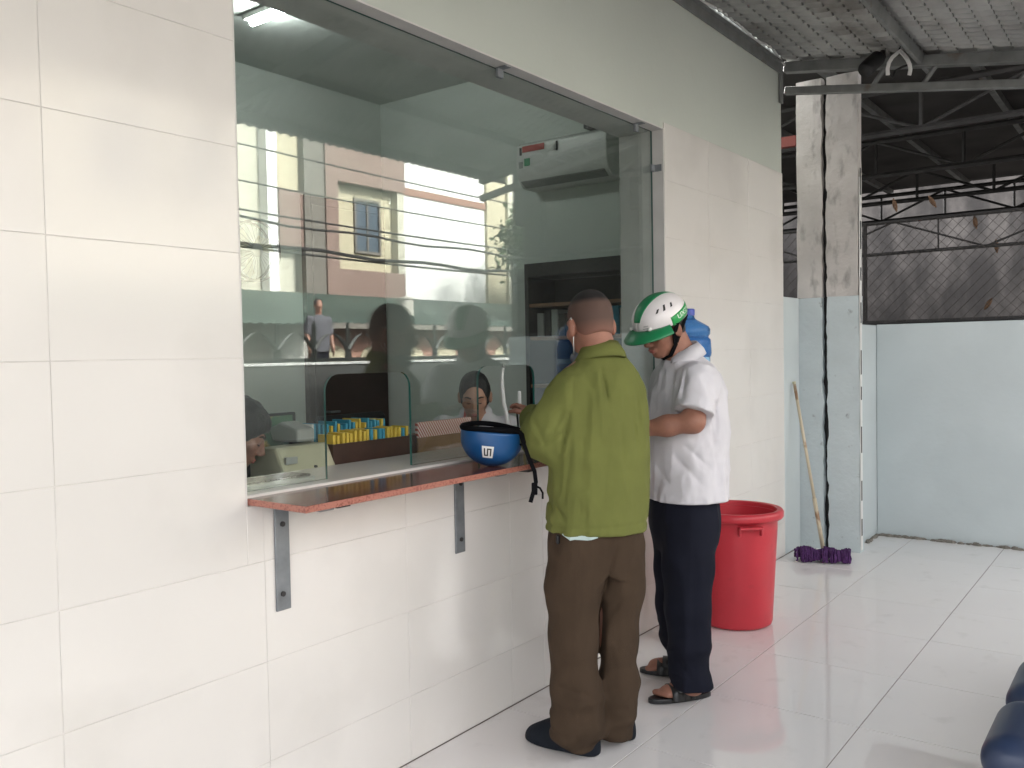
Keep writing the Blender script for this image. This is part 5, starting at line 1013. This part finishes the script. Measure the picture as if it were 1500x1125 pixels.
# ---------------- man clerk at the left edge of the window
dM = 3.08; Mp = lambda x, y, d=0.: px(x, y, dM+d)
mn = thing('person', (1.9, 2.6, 0), 'man clerk with short black hair, half hidden behind the left window edge', 'person'); HM = frame(-42, 30, 0); AM = frame(-45); hmn = Mp(348, 634, .02)
v = Vox(hmn-(.45, .45, 1.0), hmn+(.45, .45, .2), .007); head(v, hmn, HM, .97); l, f, u = AM; nkm = hmn-HM[2]*.10-HM[1]*.075-u*.02; v.cone(hmn-HM[2]*.05-HM[1]*.03, nkm, .055, .06, .02); tb = nkm-u*.03
v.loft([(tb[2]-.70, *tb[:2], .17, .12), (tb[2]-.40, *tb[:2], .15, .10), (tb[2]-.12, *tb[:2], .17, .10), (tb[2], *tb[:2], .08, .06)], (l[:2], f[:2]), .03)
sL, sR = tb+l*.18-u*.08, tb-l*.18-u*.08; eL, eR = sL-u*.2+f*.12, sR-u*.2+f*.12; kL, kR = eL+f*.2-l*.06+u*.06, eR+f*.2+l*.06+u*.06
for a in ((sL, eL, kL), (sR, eR, kR)): v.chain(a, [.05, .04, .03], .02)
hand(v, kL, f, -u, 1., .5, -1); hand(v, kR, f, -u, 1., .5, 1); hb_ = tb-u*.66
for e in (-1, 1): v.chain([hb_+l*e*.09, hb_+l*e*.10+f*.3, hb_+l*e*.10+f*.28-u*.20], [.085, .065, .05], .03)
mkv('body', v, 'skin', mn, smooth=1); face_parts(mn, hmn, HM, .97)
v = Vox(hmn-.2, hmn+.2, .005); W = lambda a, b, d: hmn+.97*(a*HM[0]+b*HM[1]+d*HM[2]); v.ell(W(0, -.010, .042), np.array([.086, .108, .094])*.97, HM, .01); v.ell(W(0, -.03, -.01), np.array([.080, .065, .07]), HM, .03); v.ell(W(0, .095, -.035), np.array([.09, .06, .085]), HM, .012, 's'); v.cut(W(0, 0, -.05), -HM[2]); v.disp(fold(.008, 30, 30, 3.)); mkv('hair', v, 'hair', mn)
v = Vox(tb-(.42, .42, .8), tb+(.42, .42, .12), .007); v.loft([(tb[2]-.69, *tb[:2], .19, .14), (tb[2]-.40, *tb[:2], .175, .12), (tb[2]-.14, *tb[:2], .19, .12), (tb[2]-.05, *tb[:2], .155, .09), (tb[2]+.01, *tb[:2], .085, .07)], (l[:2], f[:2]), .03); v.chain([sL, eL], [.07, .066], .03); v.chain([sR, eR], [.07, .066], .03); v.disp(fold(.008, 12, 6, 2.)); mkv('shirt', v, 'ashirt', mn); collar(mn, tb+u*.012, frame(-45, 12), .066, .084, .032, 'ashirt', .08)
for k, (par_, c_, A_) in enumerate(((wc_, (3.38, 2.86), AC_), (mn, (1.76, 2.72), AM))):
    st = thing('stool', (*c_, 0), ['low stool under the woman clerk', 'low stool under the man clerk at the left'][k], 'stool', 'clerk stools'); g = Geo(); g.lathe([(.16, .40), (.17, .41), (.17, .43), (.16, .44), (0, .445)], (*c_, 0), 24); mk('seat', g, 'black', st, auto=R(40))
    for q in range(4): a = math.pi/4+q*math.pi/2; g = Geo(); g.tube([(c_[0]+.13*math.cos(a), c_[1]+.13*math.sin(a), .41), (c_[0]+.18*math.cos(a), c_[1]+.18*math.sin(a), .003)], .013, 8); mk('leg', g, 'steel', st)
# ---------------- passer-by on the far pavement, mirrored in the glass
pb = thing('person', (10.55, -7.8, .75), 'passer-by in a grey lavender shirt beyond the iron fence, mirrored in the glass', 'person'); A = frame(100); l, f, u = A; o = np.array([10.55, -7.8, .75])
v = Vox(o-(.4, .4, .45), o+(.4, .4, 1.75), .013); head(v, o+u*1.62, frame(110, 5), .95); v.cone(o+u*1.52, o+u*1.43, .055, .06, .03); v.loft([(o[2]+.85, *o[:2], .15, .1), (o[2]+1.2, *o[:2], .16, .1), (o[2]+1.4, *o[:2], .1, .08)], (l[:2], f[:2]))
for e in (-1, 1):
    v.chain([o+u*1.36+l*e*.19, o+u*1.08+l*e*.24, o+u*.84+l*e*.24+f*.08], [.055, .045, .035], .03); hand(v, o+u*.84+l*e*.24+f*.08, -u+.2*f, -l*e, 1., .4, e); v.chain([o+u*.85+l*e*.09, o+u*.46+l*e*.1+f*.02, o+u*.08+l*e*.1], [.09, .06, .045], .04); v.chain([o+u*.04+l*e*.1, o+u*.03+l*e*.1+f*.17], [.04, .035], .03)
mkv('body', v, 'skin', pb); v = Vox(o-(.4, .4, .0)+u*.6, o+(.4, .4, 1.55), .013); v.loft([(o[2]+.78, *o[:2], .185, .135), (o[2]+1.2, *o[:2], .19, .125), (o[2]+1.38, *o[:2], .15, .1), (o[2]+1.45, *o[:2], .07, .07)], (l[:2], f[:2]))
for e in (-1, 1): v.cone(o+u*1.36+l*e*.18, o+u*1.14+l*e*.22, .075, .072, .04)
v.disp(fold(.008, 10, 4)); mkv('shirt', v, 'lav', pb); v = Vox(o-(.3, .3, .02), o+(.3, .3, .98), .013); v.loft([(o[2]+.78, *o[:2], .165, .125), (o[2]+.95, *o[:2], .16, .12)], (l[:2], f[:2]))
for e in (-1, 1): v.chain([o+u*.82+l*e*.085, o+u*.46+l*e*.1+f*.02, o+u*.1+l*e*.1], [.1, .08, .07], .04)
mkv('trousers', v, 'navy', pb); v = Vox(o+u*1.62-.18, o+u*1.62+.18, .01); v.ell(o+u*1.655-f*.012, (.078, .098, .09), A, .01); v.cut(o+u*1.62+f*.05, f); mkv('hair', v, 'hair', pb)
g = Geo(); g.box((9.0, -8.1, -.03), (12.6, -7.45, .75), .02); mk('raised_pavement', g, 'greywall', at=(10.8, -7.8, 0), kind='structure')
